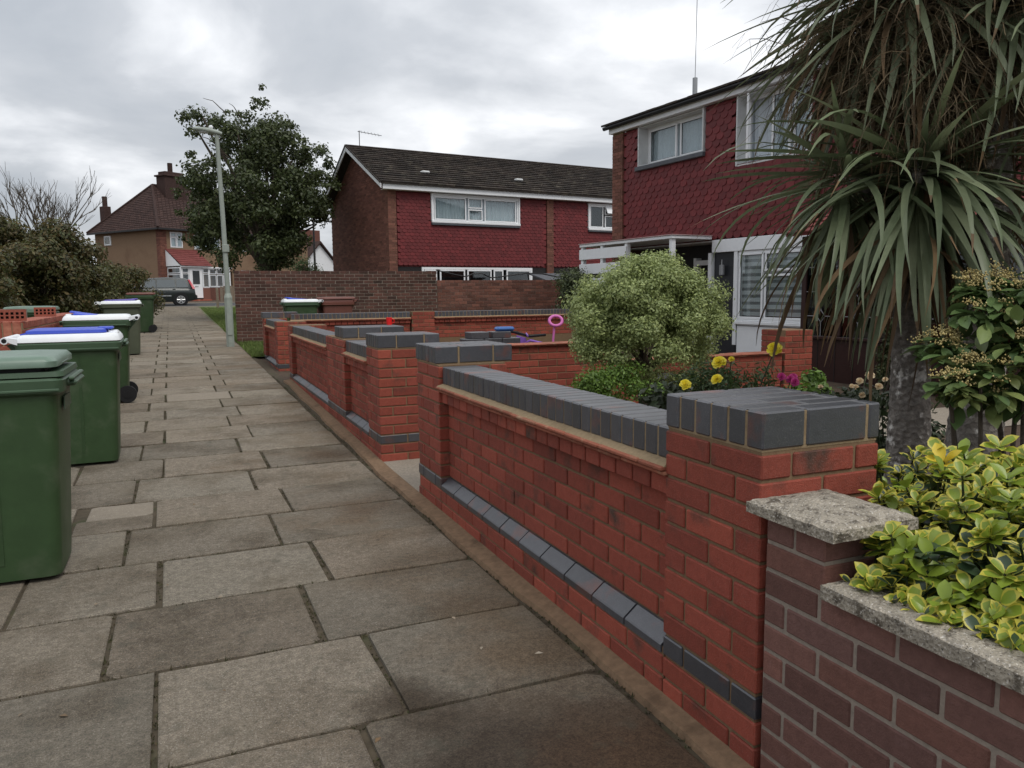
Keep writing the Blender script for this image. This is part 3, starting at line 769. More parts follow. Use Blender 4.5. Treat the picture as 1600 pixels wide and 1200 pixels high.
def scale_tile_mesh(w, h, m, name, q=.38):
    """one hung tile: flat top, scalloped tail, thick at the tail and tilted off the wall"""
    n = 6; pts = [(-w/2, h), (-w/2, h*q)]
    for k in range(1, n): 
        a = math.pi*k/n; pts.append((-w/2*math.cos(a), h*q-h*q*math.sin(a)**.8))
    pts += [(w/2, h*q), (w/2, h)]
    fr = [(x, -.004-.020*(1-z/h), z) for x, z in pts]; bk = [(x, .004-.006*(1-z/h), z) for x, z in pts]
    g = G(); N = len(pts); g.add(fr+bk, [tuple(range(N))]+[(i, i+N, (i+1) % N+N, (i+1) % N) for i in range(1, N-2)])
    return g
def hang(P, x0, x1, z0, z1, holes, w, gauge, nobj=0, prefer=None, q=.38):
    """tile hanging; nearest nobj tiles are single objects, the rest one mesh"""
    h = gauge*1.75; spots = []
    i = 0; z = z0
    while z < z1-.03:
        x = x0+w/2-(w/2 if i % 2 else 0)
        while x < x1+w*.4:
            cx = x
            if cx > x0+w*.3 and cx < x1-w*.3+.001 or True:
                if not any(q[0]-w*.45 < cx < q[1]+w*.45 and z+gauge > q[2] and z+gauge*.4 < q[3] for q in holes) and x0+w*.2 < cx < x1-w*.2: spots.append((cx, z, min(1., (z1-z)/h)))
            x += w
        z += gauge; i += 1
    g0 = scale_tile_mesh(w-.006, h, None, 't', q)
    sp = sorted(spots, key=prefer) if prefer else spots
    if nobj:
        me = g0.mesh('hung_tile', M['tileh_o'])
        for cx, z, k in sp[:nobj]:
            o = bpy.data.objects.new('hung_tile', me); link(o, P, (cx, -.012+rnd.uniform(-.002, .002), z), (rnd.uniform(-.01, .01), rnd.uniform(-.008, .008), 0)); o.scale.z = k
    g = G(); base = np.array(g0.v)
    for cx, z, k in sp[nobj:]:
        o = len(g.v); jy = rnd.uniform(-.002, .002)
        g.v += [(p[0]+cx, p[1]-.012+jy, p[2]*k+z) for p in g0.v]; g.f += [tuple(q+o for q in f) for f in g0.f]; g.mi += [0]*len(g0.f)
    if g.v: g.build('hung_tile', M['tileh'], P, kind='stuff')
def roof_plane(P, p0, ux, up, L, Hh, tw, tg, m, name='roof_tile', th=.022):
    """tiles laid on a rectangle: p0 corner at the eaves, ux along, up the slope (unit vectors)"""
    ux, up, p0 = Vector(ux), Vector(up), Vector(p0); nn = ux.cross(up).normalized()
    if nn.z < 0: nn = -nn
    g = G(); j = 0; s = 0.
    while s < Hh:
        x = -tw*.5*(j % 2)
        while x < L:
            a, bq = max(0, x)+.002, min(x+tw, L)-.002
            if bq-a > .02:
                s1 = min(s+tg*1.08, Hh+.02); q = rnd.uniform(-.004, .004)
                c = [p0+ux*a+up*s+nn*(th+q), p0+ux*bq+up*s+nn*(th+q), p0+ux*bq+up*s1+nn*q*.5, p0+ux*a+up*s1+nn*q*.5,
                     p0+ux*a+up*s+nn*(-.002), p0+ux*bq+up*s+nn*(-.002)]
                g.add(c, [(0, 1, 2, 3), (4, 5, 1, 0), (4, 0, 3), (5, 2, 1)])
            x += tw
        s += tg; j += 1
    return g.build(name, m, P, kind='stuff')
def brick_skin(P, x0, x1, z0, z1, axis, at, m, nm='brick', holes=(), clip=None, sgn=-1, depth=.05, single=False):
    """stretcher courses on a far wall. axis 'x': wall along x at y=at; axis 'y': wall along y at x=at"""
    g = G(); i = 0; z = z0
    while z < z1-.03:
        x = x0-(.1125 if i % 2 else 0); zt = min(z+.065, z1)
        lim = clip(z+.065) if clip else (x0, x1)
        while x < x1:
            a, bq = max(x, x0, lim[0]), min(x+.215, x1, lim[1])
            if bq-a > .03 and not any(h[0] < (a+bq)/2 < h[1] and h[2] < z+.03 < h[3] for h in holes):
                o_ = at+rnd.uniform(-.002, .002)
                if axis == 'x':
                    if single: brick(P, nm, a, bq, at, at+depth, z, zt, m)
                    else: g.box(a, bq, o_, o_+depth, z, zt)
                else: g.box(o_, o_+depth, a, bq, z, zt)
            x += .225
        z += .075; i += 1
    if g.v: return g.build(nm, m, P, kind='stuff')

# ---- house with the gable (middle)
T2 = thing('terraced_house', 'terraced house with brick gable end and dark tiled roof, in the middle distance', 'house', (6.204, 24.529, .40), math.atan2(.131, .991))
Z = .40                                   # local z = world z - .40
Lh = 19.
g = G()
gw = 5.75; ridge = 6.40-Z; eav = 4.72-Z; yr = 2.9
holes = [(1.53, 4.85, 3.66-Z, 4.58-Z), (7.86, 9.9, 3.62-Z, 4.56-Z), (.02, 6.0, -.5, 2.20-Z), (6.3, 12.2, -.5, 2.2-Z), (13.6, 16.6, 3.66-Z, 4.58-Z)]
wall_holes(g, .01, Lh, 2.2-Z, eav, .03, .2, holes)
g.build('wall', M['tileh'], T2)
gg = G()
gg.prism([(.02, -.5), (gw, -.5), (gw, eav-.12), (yr, ridge-.10), (.02, eav-.02)], 0, .012, .22)
gg.box(.22, Lh, gw-.2, gw, -.5, eav-.1)
gg.build('gable_wall', M['mortar'], T2)
def clipg(z):
    if z < eav-.12: return (.0, gw)
    t = (ridge-.14-z)/(ridge-.14-(eav-.10))
    if t < 0: return (9, 9)
    return (yr-(yr-.02)*t, yr+(gw-yr)*t)
brick_skin(T2, 0, gw, 1.0, ridge, 'y', -.004, M['brickh'], clip=clipg, depth=.03)
brick_skin(T2, 0, .28, 1.0, eav-.06, 'x', -.03, M['brickh'], depth=.06)
G().box(.002, .278, -.024, .2, 0, eav-.06).build('corner_core', M['mortar'], T2)
for px_ in (6.01, 12.25):
    brick_skin(T2, px_, px_+.28, 1.0, eav-.06, 'x', -.06, M['brickh'], depth=.08, nm='pier_brick')
    G().box(px_+.004, px_+.276, -.052, .1, 0, eav-.06).build('party_pier', M['mortar'], T2)
hang(T2, .30, 6.0, 2.24-Z, 4.56-Z, holes[:1], .17, .105, q=.2)
hang(T2, 6.30, 12.2, 2.24-Z, 4.56-Z, holes[1:2], .17, .105, q=.2)
hang(T2, 12.55, 19., 2.24-Z, 4.56-Z, holes[4:5], .20, .115)
# fascia, bargeboards, roof
G().cbox(-.25, Lh, -.27, -.245, 4.60-Z, 4.76-Z, .004).box(-.2, Lh, -.245, .03, 4.60-Z, 4.615-Z).build('fascia', M['white'], T2)
gt = G(); gt.prism([(-.33, 4.76-Z), (-.275, 4.76-Z), (-.275, 4.83-Z), (-.29, 4.83-Z), (-.29, 4.775-Z), (-.315, 4.775-Z), (-.315, 4.83-Z), (-.33, 4.83-Z)], 0, -.3, Lh); gt.build('gutter', M['black'], T2)
sl = math.hypot(yr+.3, ridge-(4.78-Z)); upv = ((0, (yr+.3)/sl, (ridge-(4.78-Z))/sl))
roof_plane(T2, (-.32, -.34, 4.79-Z), (1, 0, 0), upv, Lh, sl+.03, .32, .215, M['roof'], th=.055)
upb = (0, -(gw+.3-yr)/math.hypot(gw+.3-yr, ridge-eav+.1), (ridge-eav+.1)/math.hypot(gw+.3-yr, ridge-eav+.1))
g = G()
for s_, (ya, za, yb, zb2) in enumerate(((-.34, 4.76-Z, yr, ridge-.02), (gw+.3, eav-.12, yr, ridge-.02))):
    g.loft([[(-.30, ya, za), (Lh, ya, za), (Lh, ya, za+.02), (-.30, ya, za+.02)], [(-.30, yb, zb2), (Lh, yb, zb2), (Lh, yb, zb2+.02), (-.30, yb, zb2+.02)]])
g.build('roof_deck', M['roof'], T2)
g = G()
x = -.32
while x < Lh: g.tube([(x, yr, ridge-.03), (x+.44, yr, ridge-.03)], .085, 8); x += .45
g.build('ridge_tile', M['roof'], T2, kind='stuff')
for ya, za, yb, zb2 in ((-.30, 4.70-Z, yr+.02, ridge-.06), (gw+.27, eav-.19, yr-.02, ridge-.06)):
    G().loft([[(-.335, ya, za-.08), (-.305, ya, za-.08), (-.305, ya, za+.06), (-.335, ya, za+.06)], [(-.335, yb, zb2-.10), (-.305, yb, zb2-.10), (-.305, yb, zb2+.06), (-.335, yb, zb2+.06)]]).build('bargeboard', M['white'], T2)
    G().loft([[(-.36, ya, za+.06), (-.30, ya, za+.06), (-.30, ya, za+.10), (-.36, ya, za+.10)], [(-.36, yb, zb2+.06), (-.30, yb, zb2+.06), (-.30, yb, zb2+.10), (-.36, yb, zb2+.10)]]).build('verge_tile', M['roof'], T2)
for vx, t in ((1.6, .30), (5.2, .28)):
    p = Vector((vx, -.34, 4.79-Z))+Vector(upv)*(t*sl); G().cbox(p.x-.14, p.x+.14, p.y-.12, p.y+.12, p.z+.02, p.z+.10, .03).build('roof_vent', M['greyw'], T2)
# upper windows
yb_ = -.05
def boxed(P, x0, x1, z0, z1, yo):
    G().box(x0-.05, x0, yo, .1, z0-.03, z1).box(x1, x1+.05, yo, .1, z0-.03, z1).box(x0-.05, x1+.05, yo-.03, .1, z0-.06, z0-.0).box(x0, x1, yo+.002, .1, z1-.04, z1).build('window_surround', M['white'], P)
boxed(T2, 1.55, 4.83, 3.70-Z, 4.58-Z, -.07)
window(T2, 1.55, 4.83, 3.70-Z, 4.54-Z, -.03, [(.02, .375, .04, .93), (.40, .565, .05, .50), (.40, .565, .54, .95), (.59, .97, .04, .93)])
G().cbox(1.5, 4.88, -.10, .0, 3.56-Z, 3.63-Z, .01).build('sill_flashing', M['lead'], T2)
boxed(T2, 7.88, 9.9, 3.66-Z, 4.56-Z, -.07)
w2 = window(T2, 7.88, 9.9, 3.66-Z, 4.52-Z, -.03, [(.02, .32, .04, .96), (.36, .96, .04, .56), (.36, .96, .60, .96)], inside='none')
g = G(); a, bq = 8.62, 9.82       # the open top light, tilted out
g.loft([[(a, -.06, 4.50-Z), (bq, -.06, 4.50-Z), (bq, -.03, 4.50-Z), (a, -.03, 4.50-Z)], [(a, -.20, 4.22-Z), (bq, -.20, 4.22-Z), (bq, -.17, 4.22-Z), (a, -.17, 4.22-Z)]])
g.build('open_top_light', M['upvc'], T2)
G().cbox(7.83, 9.95, -.10, 0, 3.53-Z, 3.60-Z, .01).build('sill_flashing', M['lead'], T2)
# ground floor: dark panels and white framed windows
for xa_, xb_ in ((.29, 1.12), (5.42, 6.0), (6.3, 12.2)): G().box(xa_, xb_, .02, .2, -.4, 2.20-Z).build('dark_board', M['dark'], T2)
window(T2, 1.13, 5.40, .6-Z, 2.19-Z, -.02, [(.02, .125, .1, .95), (.15, .37, .62, .95), (.39, .61, .62, .95), (.63, .72, .1, .95), (.75, .98, .02, .95), (.15, .37, .1, .58), (.39, .61, .1, .58)], inside='none', fr=.07)
t = thing('garden_shed', 'low garden shed with a sloping grey roof behind the right end of the old wall', 'shed', (10.75, 20.6, .22), .13)
G().box(-.75, .95, 0, 1.4, -.1, 1.42).build('shed_wall', M['wood'], t)
G().loft([[(-.95, -.15, 1.40), (1.15, -.15, 1.40), (1.15, -.15, 1.44), (-.95, -.15, 1.44)], [(-.6, 1.5, 1.66), (1.15, 1.5, 1.66), (1.15, 1.5, 1.70), (-.6, 1.5, 1.70)]]).build('shed_roof', M['lead'], t)
t = thing('hanging_cable', 'dark wire looping along the top of the lower brick wall, under the house windows', 'cable', (6.0, 18.95, 1.70))
g = G(); g.tube([(0, 0, .22), (.5, 0, .10), (.8, 0, .05), (1.0, 0, .12), (1.25, 0, .13), (1.5, 0, .02), (1.9, 0, .06), (2.5, 0, .14), (3.0, 0, .12), (3.5, 0, .03)], .018, 6).tube([(2.55, 0, .14), (2.6, 0, -.1)], .02, 6); g.build('wire', M['black'], t)
# TV aerial on the gable
t = thing('tv_aerial', 'thin TV aerial above the brick gable of the middle house', 'aerial', (6.0, 27.4, 6.4)); g = G()
g.tube([(0, 0, -.2), (0, 0, .55)], .014, 6).tube([(-.05, 0, .52), (.85, .25, .48)], .010, 6)
for k in range(6): g.tube([(.08+.13*k, .1+.04*k, .52-.006*k+.06), (.08+.13*k, -.06+.04*k, .52-.006*k-.06)], .006, 5)
g.build('mast_and_rods', M['dark'], t)
t = thing('satellite_dish', 'small dark satellite dish on the far eaves of the brick gable', 'satellite dish', (4.88, 30.25, 5.75)); g = G()
g.sphere((0, 0, 0), .20, 10, 6, sq=(1, .3, .6)).tube([(0, 0, 0), (.3, -.1, -.15)], .02, 6); g.build('dish_body', M['dark'], t)

# ---- house on the right
T3 = thing('terraced_house', 'terraced house on the right, red scalloped hung tiles above white boards, behind the round bush', 'house', (9.34, 15.805, .0), math.atan2(-.9965, .084))
L3 = 17.5
h3 = [(.93, 3.0, 4.06, 4.88), (3.91, 5.62, 3.62, 4.88), (6.6, 8.7, 4.06, 4.88), (9.6, 11.3, 3.62, 4.88)]
g = G(); wall_holes(g, .39, L3, 2.29, 4.9, .03, .22, h3); g.build('wall', M['tileh'], T3)
brick_skin(T3, 0, .385, .2, 4.88, 'x', -.06, M['brickh'], depth=.1, nm='pier_brick', single=False)
G().box(.004, .38, -.052, .25, 0, 4.88).build('party_pier', M['mortar'], T3)
G().box(0, .02, -.02, 6, 0, 4.95).box(0.02, L3, 5.8, 6, 0, 4.95).build('end_wall', M['brickh'], T3)
hang(T3, .39, 5.80, 2.31, 4.86, h3[:2], .205, .125, nobj=298, prefer=lambda s: abs(s[0]-3.4)*1.0+abs(s[1]-3.4)*.6 if s[0] < 4.6 else 50+s[0])
hang(T3, 5.9, 11.6, 2.31, 4.86, h3[2:], .205, .125)
hang(T3, 11.7, L3, 2.31, 4.86, [], .205, .125)
G().cbox(-.06, L3, -.125, -.10, 4.89, 5.06, .004).box(-.05, L3, -.10, .05, 4.892, 4.91).build('fascia', M['white'], T3)
p3 = R(13); sl3 = 3.3/math.cos(p3)
roof_plane(T3, (-.20, -.24, 5.07), (1, 0, 0), (0, math.cos(p3), math.sin(p3)), L3, sl3, .33, .30, M['roof'], th=.035)
G().loft([[(-.18, -.22, 5.035), (L3, -.22, 5.035), (L3, -.22, 5.06), (-.18, -.22, 5.06)], [(-.18, 2.7, 5.06+3.25*math.tan(p3)), (L3, 2.7, 5.06+3.25*math.tan(p3)), (L3, 2.7, 5.09+3.25*math.tan(p3)), (-.18, 2.7, 5.09+3.25*math.tan(p3))]]).loft([[(-.18, 6.2, 5.06), (L3, 6.2, 5.06), (L3, 6.2, 5.085), (-.18, 6.2, 5.085)], [(-.18, 2.7, 5.06+3.25*math.tan(p3)), (L3, 2.7, 5.06+3.25*math.tan(p3)), (L3, 2.7, 5.09+3.25*math.tan(p3)), (-.18, 2.7, 5.09+3.25*math.tan(p3))]]).build('roof_deck', M['roof'], T3)
G().tube([(-.16, -.19, 5.025), (L3, -.19, 5.025)], .045, 8).build('gutter', M['black'], T3)
# upper windows set back in white reveals
def recess(P, x0, x1, z0, z1, dp):
    G().box(x0-.03, x0, -.04, dp+.05, z0-.02, z1).box(x1, x1+.03, -.04, dp+.05, z0-.02, z1).box(x0, x1, -.02, dp+.05, z0-.03, z0).box(x0, x1, 0, dp+.05, z1-.02, z1).build('reveal', M['greyw'], P)
recess(T3, .95, 2.98, 4.06, 4.88, .30)
window(T3, .95, 2.98, 4.06, 4.86, .22, [(.03, .48, .04, .95), (.53, .98, .04, .95)], fr=.07)
G().cbox(.88, 3.06, -.10, .0, 3.94, 4.03, .01).build('sill_flashing', M['lead'], T3)
recess(T3, 3.93, 5.60, 3.64, 4.88, .30)
w4 = window(T3, 3.93, 5.60, 3.64, 4.86, .22, [(.36, .62, .03, .97), (.66, .98, .03, .97)], fr=.06)
# the casement standing open
q = w4; a_ = Vector((3.98, .20)); b_ = Vector((4.34, -.22))
def swing(u, z, off): 
    p = a_+(b_-a_)*u; n_ = Vector((-(b_-a_).y, (b_-a_).x)).normalized()*off; return (p.x+n_.x, p.y+n_.y, z)
g = G()
for (u0, u1, za, zb2) in ((0, 1, 3.68, 3.73), (0, 1, 4.77, 4.82), (0, .1, 3.73, 4.77), (.9, 1, 3.73, 4.77)):
    g.loft([[swing(u0, za, 0), swing(u1, za, 0), swing(u1, za, .04), swing(u0, za, .04)], [swing(u0, zb2, 0), swing(u1, zb2, 0), swing(u1, zb2, .04), swing(u0, zb2, .04)]])
op = g.build('open_casement', M['upvc'], w4)
window(T3, 6.62, 8.68, 4.06, 4.86, .22, [(.03, .48, .04, .95), (.53, .98, .04, .95)], fr=.07)
window(T3, 9.62, 11.28, 3.64, 4.86, .22, [(.03, .3, .04, .95), (.36, .98, .04, .95)], fr=.07)
# ground floor of the near bay
G().cbox(3.34, 5.86, -.06, .1, 2.06, 2.30, .006).build('white_band', M['white'], T3)
G().box(3.33, 3.93, .03, .2, -.1, 2.06).build('dark_board', M['blackgl'], T3)
G().cbox(3.93, 4.02, -.05, .12, .3, 2.06, .004).build('window_post', M['white'], T3)
window(T3, 4.03, 5.84, .76, 2.055, -.02, [(.01, .345, .03, .97), (.365, .99, .70, .97), (.365, .99, .03, .66)], fr=.06, inside='blind')
g = G(); g.box(4.03, 5.86, -.03, .1, .1, .70).cbox(4.0, 5.88, -.09, .0, .70, .755, .006).build('white_board', M['white'], T3)
G().box(4.02, 4.032, -.035, -.03, .1, .69).box(4.03, 5.86, -.035, -.03, .665, .675).build('board_joint', M['lead'], T3)
G().box(.39, 3.33, .5, .6, -.1, 2.29).build('recessed_porch_wall', M['dark'], T3)
G().box(2.35, 2.42, .35, .5, .1, 2.0).box(3.22, 3.31, -.04, .05, .1, 2.06).box(2.42, 3.25, .36, .44, 1.85, 1.95).build('door_frame', M['white'], T3)
G().box(.39, 3.34, -.02, .5, 2.27, 2.295).build('porch_soffit', M['greyw'], T3)
# wall light by the door
t = thing('wall_lantern', 'small carriage lantern on the dark panel beside the near house window', 'lantern', (9.34+.084*3.62-.0, 15.805-.9965*3.62, 1.72)); g = G()
g.cbox(-.08, -.02, -.05, .05, -.10, .10, .01).tube([(-.05, 0, .1), (-.05, 0, .2)], .012, 6).build('lantern_body', M['metal'], t)
# canopy with horizontal white boards
t = thing('porch_canopy', 'flat white porch canopy with horizontal white boards on posts, behind the round bush', 'canopy', (9.34, 15.805, 0), math.atan2(-.9965, .084))
G().cbox(.16, 3.36, -1.06, -.075, 2.315, 2.375, .006).build('roof_board', M['white'], t)
G().cbox(.14, 3.38, -1.08, -.075, 2.377, 2.392, .004).build('roof_felt', mat('pink_grey_felt', (.42, .30, .29), .9), t)
for px_ in (.22, .98, 1.86, 3.28):
    G().cbox(px_-.045, px_+.045, -1.03, -.94, .1, 2.315, .006).build('post', M['white'], t)
for k, z in enumerate((2.04, 1.72, 1.40, 1.08, .76)):
    G().cbox(.14, 1.9, -1.055, -1.035, z, z+.22, .004).build('slat', M['white'], t)
# brown glazed porch of the next house
t = thing('glazed_porch', 'dark brown boarded porch with leaded windows, behind the palm trunks', 'porch', (9.34, 15.805, 0), math.atan2(-.9965, .084))
xs0, xs1, yf = 6.85, 12.2, -1.5
G().box(xs0, xs1, yf, yf+.06, -.1, .62).box(xs0, xs0+.06, yf+.06, .0, -.1, .62).build('brown_board', M['brownp'], t)
for k in range(18): G().box(xs0+.02+k*.3, xs0+.028+k*.3, yf-.006, yf, -.1, .62).build('board_groove', M['dark'], t)
G().cbox(xs0-.06, xs1, yf-.06, yf+.08, .625, .665, .006).build('sill', M['brownp'], t)
for k in range(9):
    x = xs0+.03+k*.62; G().cbox(x-.04, x+.04, yf, yf+.07, .665, 1.95, .005).build('post', M['brownp'], t)
G().cbox(xs0-.02, xs1, yf-.01, yf+.08, 1.95, 2.10, .006).build('head_beam', M['brownp'], t)
for k in range(8):
    x0_ = xs0+.07+k*.62; x1_ = x0_+.54
    G().box(x0_, x1_, yf+.03, yf+.035, .665, 1.95).build('pane', M['glassd'], t)
    g = G(); 
    for z in (.95, 1.30, 1.65):
        xm = (x0_+x1_)/2
        for sx in (-1, 1):
            g.tube([(xm, yf+.02, z+.09), (xm+sx*.07, yf+.02, z), (xm, yf+.02, z-.09)], .006, 4); g.tube([(xm+sx*.07, yf+.02, z), (xm+sx*.27, yf+.02, z)], .006, 4)
    for a, bq in ((.667, .86), (1.04, 1.21), (1.39, 1.56), (1.74, 1.95)): g.tube([((x0_+x1_)/2, yf+.02, a), ((x0_+x1_)/2, yf+.02, bq)], .006, 4)
    g.build('lead_came', M['leadl'], t)
G().box(xs0+.1, xs1, -.02, .0, -.1, 2.3).build('back_wall', M['interior'], t)
G().loft([[(xs0-.15, yf-.2, 2.10), (xs1, yf-.2, 2.10), (xs1, yf-.2, 2.14), (xs0-.15, yf-.2, 2.14)], [(xs0-.15, .0, 2.72), (xs1, .0, 2.72), (xs1, .0, 2.76), (xs0-.15, .0, 2.76)]]).build('roof_deck', M['roofr'], t)
slp = math.hypot(1.3, .62); roof_plane(t, (xs0-.15, yf-.22, 2.14), (1, 0, 0), (0, 1.7/math.hypot(1.7, .62), .62/math.hypot(1.7, .62)), xs1-xs0, 1.78, .3, .25, M['roofr'])
# pole aerial on the roof
t = thing('pole_aerial', 'tall thin whip aerial rising from a stub pipe on the right hand roof', 'aerial', (9.85, 13.5, 5.2)); G().tube([(0, 0, .0), (0, 0, .42)], .05, 10).build('vent_pipe', M['metal'], t)
G().tube([(.0, 0, .4), (.03, 0, 3.2)], .008, 6).build('rod', M['metal'], t)

# ---- semi-detached house at the end of the path
a4 = R(35); T4 = thing('semi_detached_house', 'pebbledashed house with a hipped brown roof and big chimney at the end of the path', 'house', (-1.04, 56.955, .95), a4)
L4, W4 = 13., 7.6; e4 = 4.85
F4 = [(.74, 1.70, 3.60, 4.68), (2.55, 4.75, 3.55, 4.55), (6.6, 8.8, 3.55, 4.55), (3.9, 5.6, .9, 2.1), (6.4, 8.6, .8, 2.2)]
g = G(); wall_holes(g, 0, L4, -.3, e4, 0, .2, F4); g.box(0, .2, .2, W4, -.3, e4).box(.2, L4, W4-.2, W4, -.3, e4).build('wall', M['pebble'], T4)
brick_skin(T4, 0, .45, .0, e4, 'x', -.03, M['brickh'], depth=.06, nm='quoin_brick'); brick_skin(T4, 0, .4, .0, e4, 'y', -.03, M['brickh'], depth=.06, nm='quoin_brick')
apx = (2.2, W4/2, 8.15); apr = (L4, W4/2, 8.15); ov = .35
def hip(P, quad, tg, m):
    """rows of tiles on a planar face given eaves a,b and top c,d (c above b, d above a)"""
    a, bq, c, d_ = [Vector(q) for q in quad]; n = 24; gg = G(); nn = (bq-a).cross(d_-a).normalized()
    if nn.z < 0: nn = -nn
    for j in range(n):
        t0, t1 = j/n, (j+1)/n
        l0, r0_, l1, r1 = a.lerp(d_, t0), bq.lerp(c, t0), a.lerp(d_, t1), bq.lerp(c, t1)
        w_ = (r0_-l0).length; k = max(1, int(w_/.28))
        for i in range(k):
            u0, u1 = i/k, (i+1)/k-.004
            p = [l0.lerp(r0_, u0)+nn*.03, l0.lerp(r0_, u1)+nn*.03, l1.lerp(r1, u1)+nn*.002, l1.lerp(r1, u0)+nn*.002, l0.lerp(r0_, u0)-nn*.01, l0.lerp(r0_, u1)-nn*.01]
            gg.add(p, [(0, 1, 2, 3), (4, 5, 1, 0)])
    return gg.build('roof_tile', m, P, kind='stuff')
hip(T4, ((-ov, -ov, e4), (L4, -ov, e4), apr, apx), .3, M['roof4']); hip(T4, ((-ov, W4+ov, e4), (-ov, -ov, e4), apx, apx), .3, M['roof4'])
G().add([(-ov, -ov, e4-.02), (L4, -ov, e4-.02), (L4, W4+ov, e4-.02), (-ov, W4+ov, e4-.02), (2.2, W4/2, 8.12), (L4, W4/2, 8.12)], [(0, 1, 5, 4), (1, 2, 5), (2, 3, 4, 5), (3, 0, 4), (0, 3, 2, 1)]).build('roof_deck', M['roof4'], T4)
for p, q in (((-ov, -ov, e4), apx), ((-ov, W4+ov, e4), apx), (apx, apr)):
    G().tube([Vector(p)+Vector((0, 0, .03)), Vector(q)+Vector((0, 0, .03))], .10, 7).build('hip_tile', M['roof4'], T4)
G().cbox(-ov-.02, L4, -ov-.06, -ov+.04, e4-.12, e4-.0, .01).cbox(-ov-.06, -ov+.04, -ov, W4+ov, e4-.12, e4, .01).build('gutter', M['dark'], T4)
ch = G(); ch.cbox(2.4, 4.1, W4/2-1.2, W4/2-.2, 6.6, 8.75, .02).build('chimney', M['brick4'], T4)
G().cbox(2.3, 4.2, W4/2-1.3, W4/2-.1, 8.75, 8.87, .02).cbox(2.5, 4.0, W4/2-1.1, W4/2-.3, 8.87, 9.10, .02).build('chimney_cap', M['brick4'], T4)
G().cyl((3.2, W4/2-.7, 9.1), (3.2, W4/2-.7, 9.75), .17, 10).build('chimney_pot', M['brick4'], T4)
G().cbox(.3, .8, W4-.9, W4-.3, 4.8, 6.75, .02).cyl((.55, W4-.6, 6.75), (.55, W4-.6, 7.45), .17, 10).build('chimney', M['brick4'], T4)
window(T4, .75, 1.69, 3.62, 4.66, .02, [(.03, .48, .03, .66), (.52, .97, .03, .66), (.03, .48, .70, .97), (.52, .97, .70, .97)], fr=.07)
window(T4, 2.57, 4.73, 3.57, 4.53, .02, [(.03, .33, .03, .97), (.36, .64, .03, .97), (.67, .97, .03, .97)], fr=.07)
window(T4, 6.62, 8.78, 3.57, 4.53, .02, [(.03, .33, .03, .97), (.36, .64, .03, .97), (.67, .97, .03, .97)], fr=.07)
window(T4, 6.42, 8.58, .82, 2.18, .02, [(.03, .33, .03, .97), (.36, .64, .03, .97), (.67, .97, .03, .97)], fr=.07, inside='none')
g = G(); wn2 = window(T4, .0, .8, 3.95, 4.6, 0, [(.05, .95, .05, .95)], fr=.08, room=False, inside='none'); wn2.location = (-.06, 6.4, 0); wn2.rotation_euler = (0, 0, -math.pi/2)
for c in wn2.children: pass
window(T4, 3.2, 5.0, .95, 2.25, -.55, [(.03, .33, .03, .66), (.36, .64, .03, .66), (.67, .97, .03, .66), (.03, .33, .70, .97), (.36, .64, .70, .97), (.67, .97, .70, .97)], fr=.07, inside='none', room=False)
G().box(3.2, 5.0, -.53, 0, -.2, .95).build('bay_base', M['brickh'], T4); G().cbox(3.1, 5.1, -.65, 0, 2.25, 2.35, .01).build('bay_roof', M['white'], T4)
# lean-to porch
po = [-1.5, 0]
G().prism([(-1.55, 2.35), (0, 2.35), (0, 3.45)], 0, .30, .34).build('porch_gable', M['white'], T4)
up4 = (0, 1.7/math.hypot(1.7, 1.15), 1.15/math.hypot(1.7, 1.15))
roof_plane(T4, (.28, -1.72, 2.36), (1, 0, 0), up4, 2.4, math.hypot(1.7, 1.15), .3, .24, M['roofr'], name='porch_roof')
G().cbox(.3, 2.6, -1.66, -1.56, 2.26, 2.36, .01).build('porch_fascia', M['white'], T4)
G().box(.34, .37, -1.5, 0, .7, 1.2).cbox(.32, .40, -1.54, -1.46, -.2, 2.3, .01).build('porch_post', M['upvc'], T4)
wp = window(T4, .0, 1.42, .9, 2.28, 0, [(.03, .97, .03, .66), (.03, .97, .70, .97)], fr=.07, room=False, inside='none'); wp.location = (.36, -.03, 0); wp.rotation_euler = (0, 0, -math.pi/2)
window(T4, .42, .95, .9, 2.25, -1.5, [(.04, .96, .03, .70), (.04, .96, .74, .97)], fr=.06, room=False, inside='none')
window(T4, 2.0, 2.5, .9, 2.25, -1.5, [(.04, .96, .03, .70), (.04, .96, .74, .97)], fr=.06, room=False, inside='none')
dd = G().cbox(.98, 1.97, -1.5, -1.44, .22, 2.25, .01).build('front_door', M['upvc'], T4)
G().box(1.22, 1.75, -1.515, -1.505, 1.15, 2.05).build('pane', M['glassd'], dd); G().cbox(1.35, 1.62, -1.53, -1.5, .98, 1.03, .005).build('letter_flap', M['silver'], dd)
G().box(.34, .98, -1.5, -1.4, -.2, .9).box(1.97, 2.55, -1.5, -1.4, -.2, .9).box(.34, .42, -1.4, 0, -.2, .9).build('porch_base', M['brickh'], T4)
G().cbox(.8, 2.2, -2.1, -1.5, -.2, .12, .01).cbox(.6, 2.5, -2.5, -2.1, -.2, .0, .01).build('doorstep', M['brickt'], T4)
G().box(.4, 2.5, -.9, -.88, 0, 2.3).build('porch_lining', M['interior'], T4)

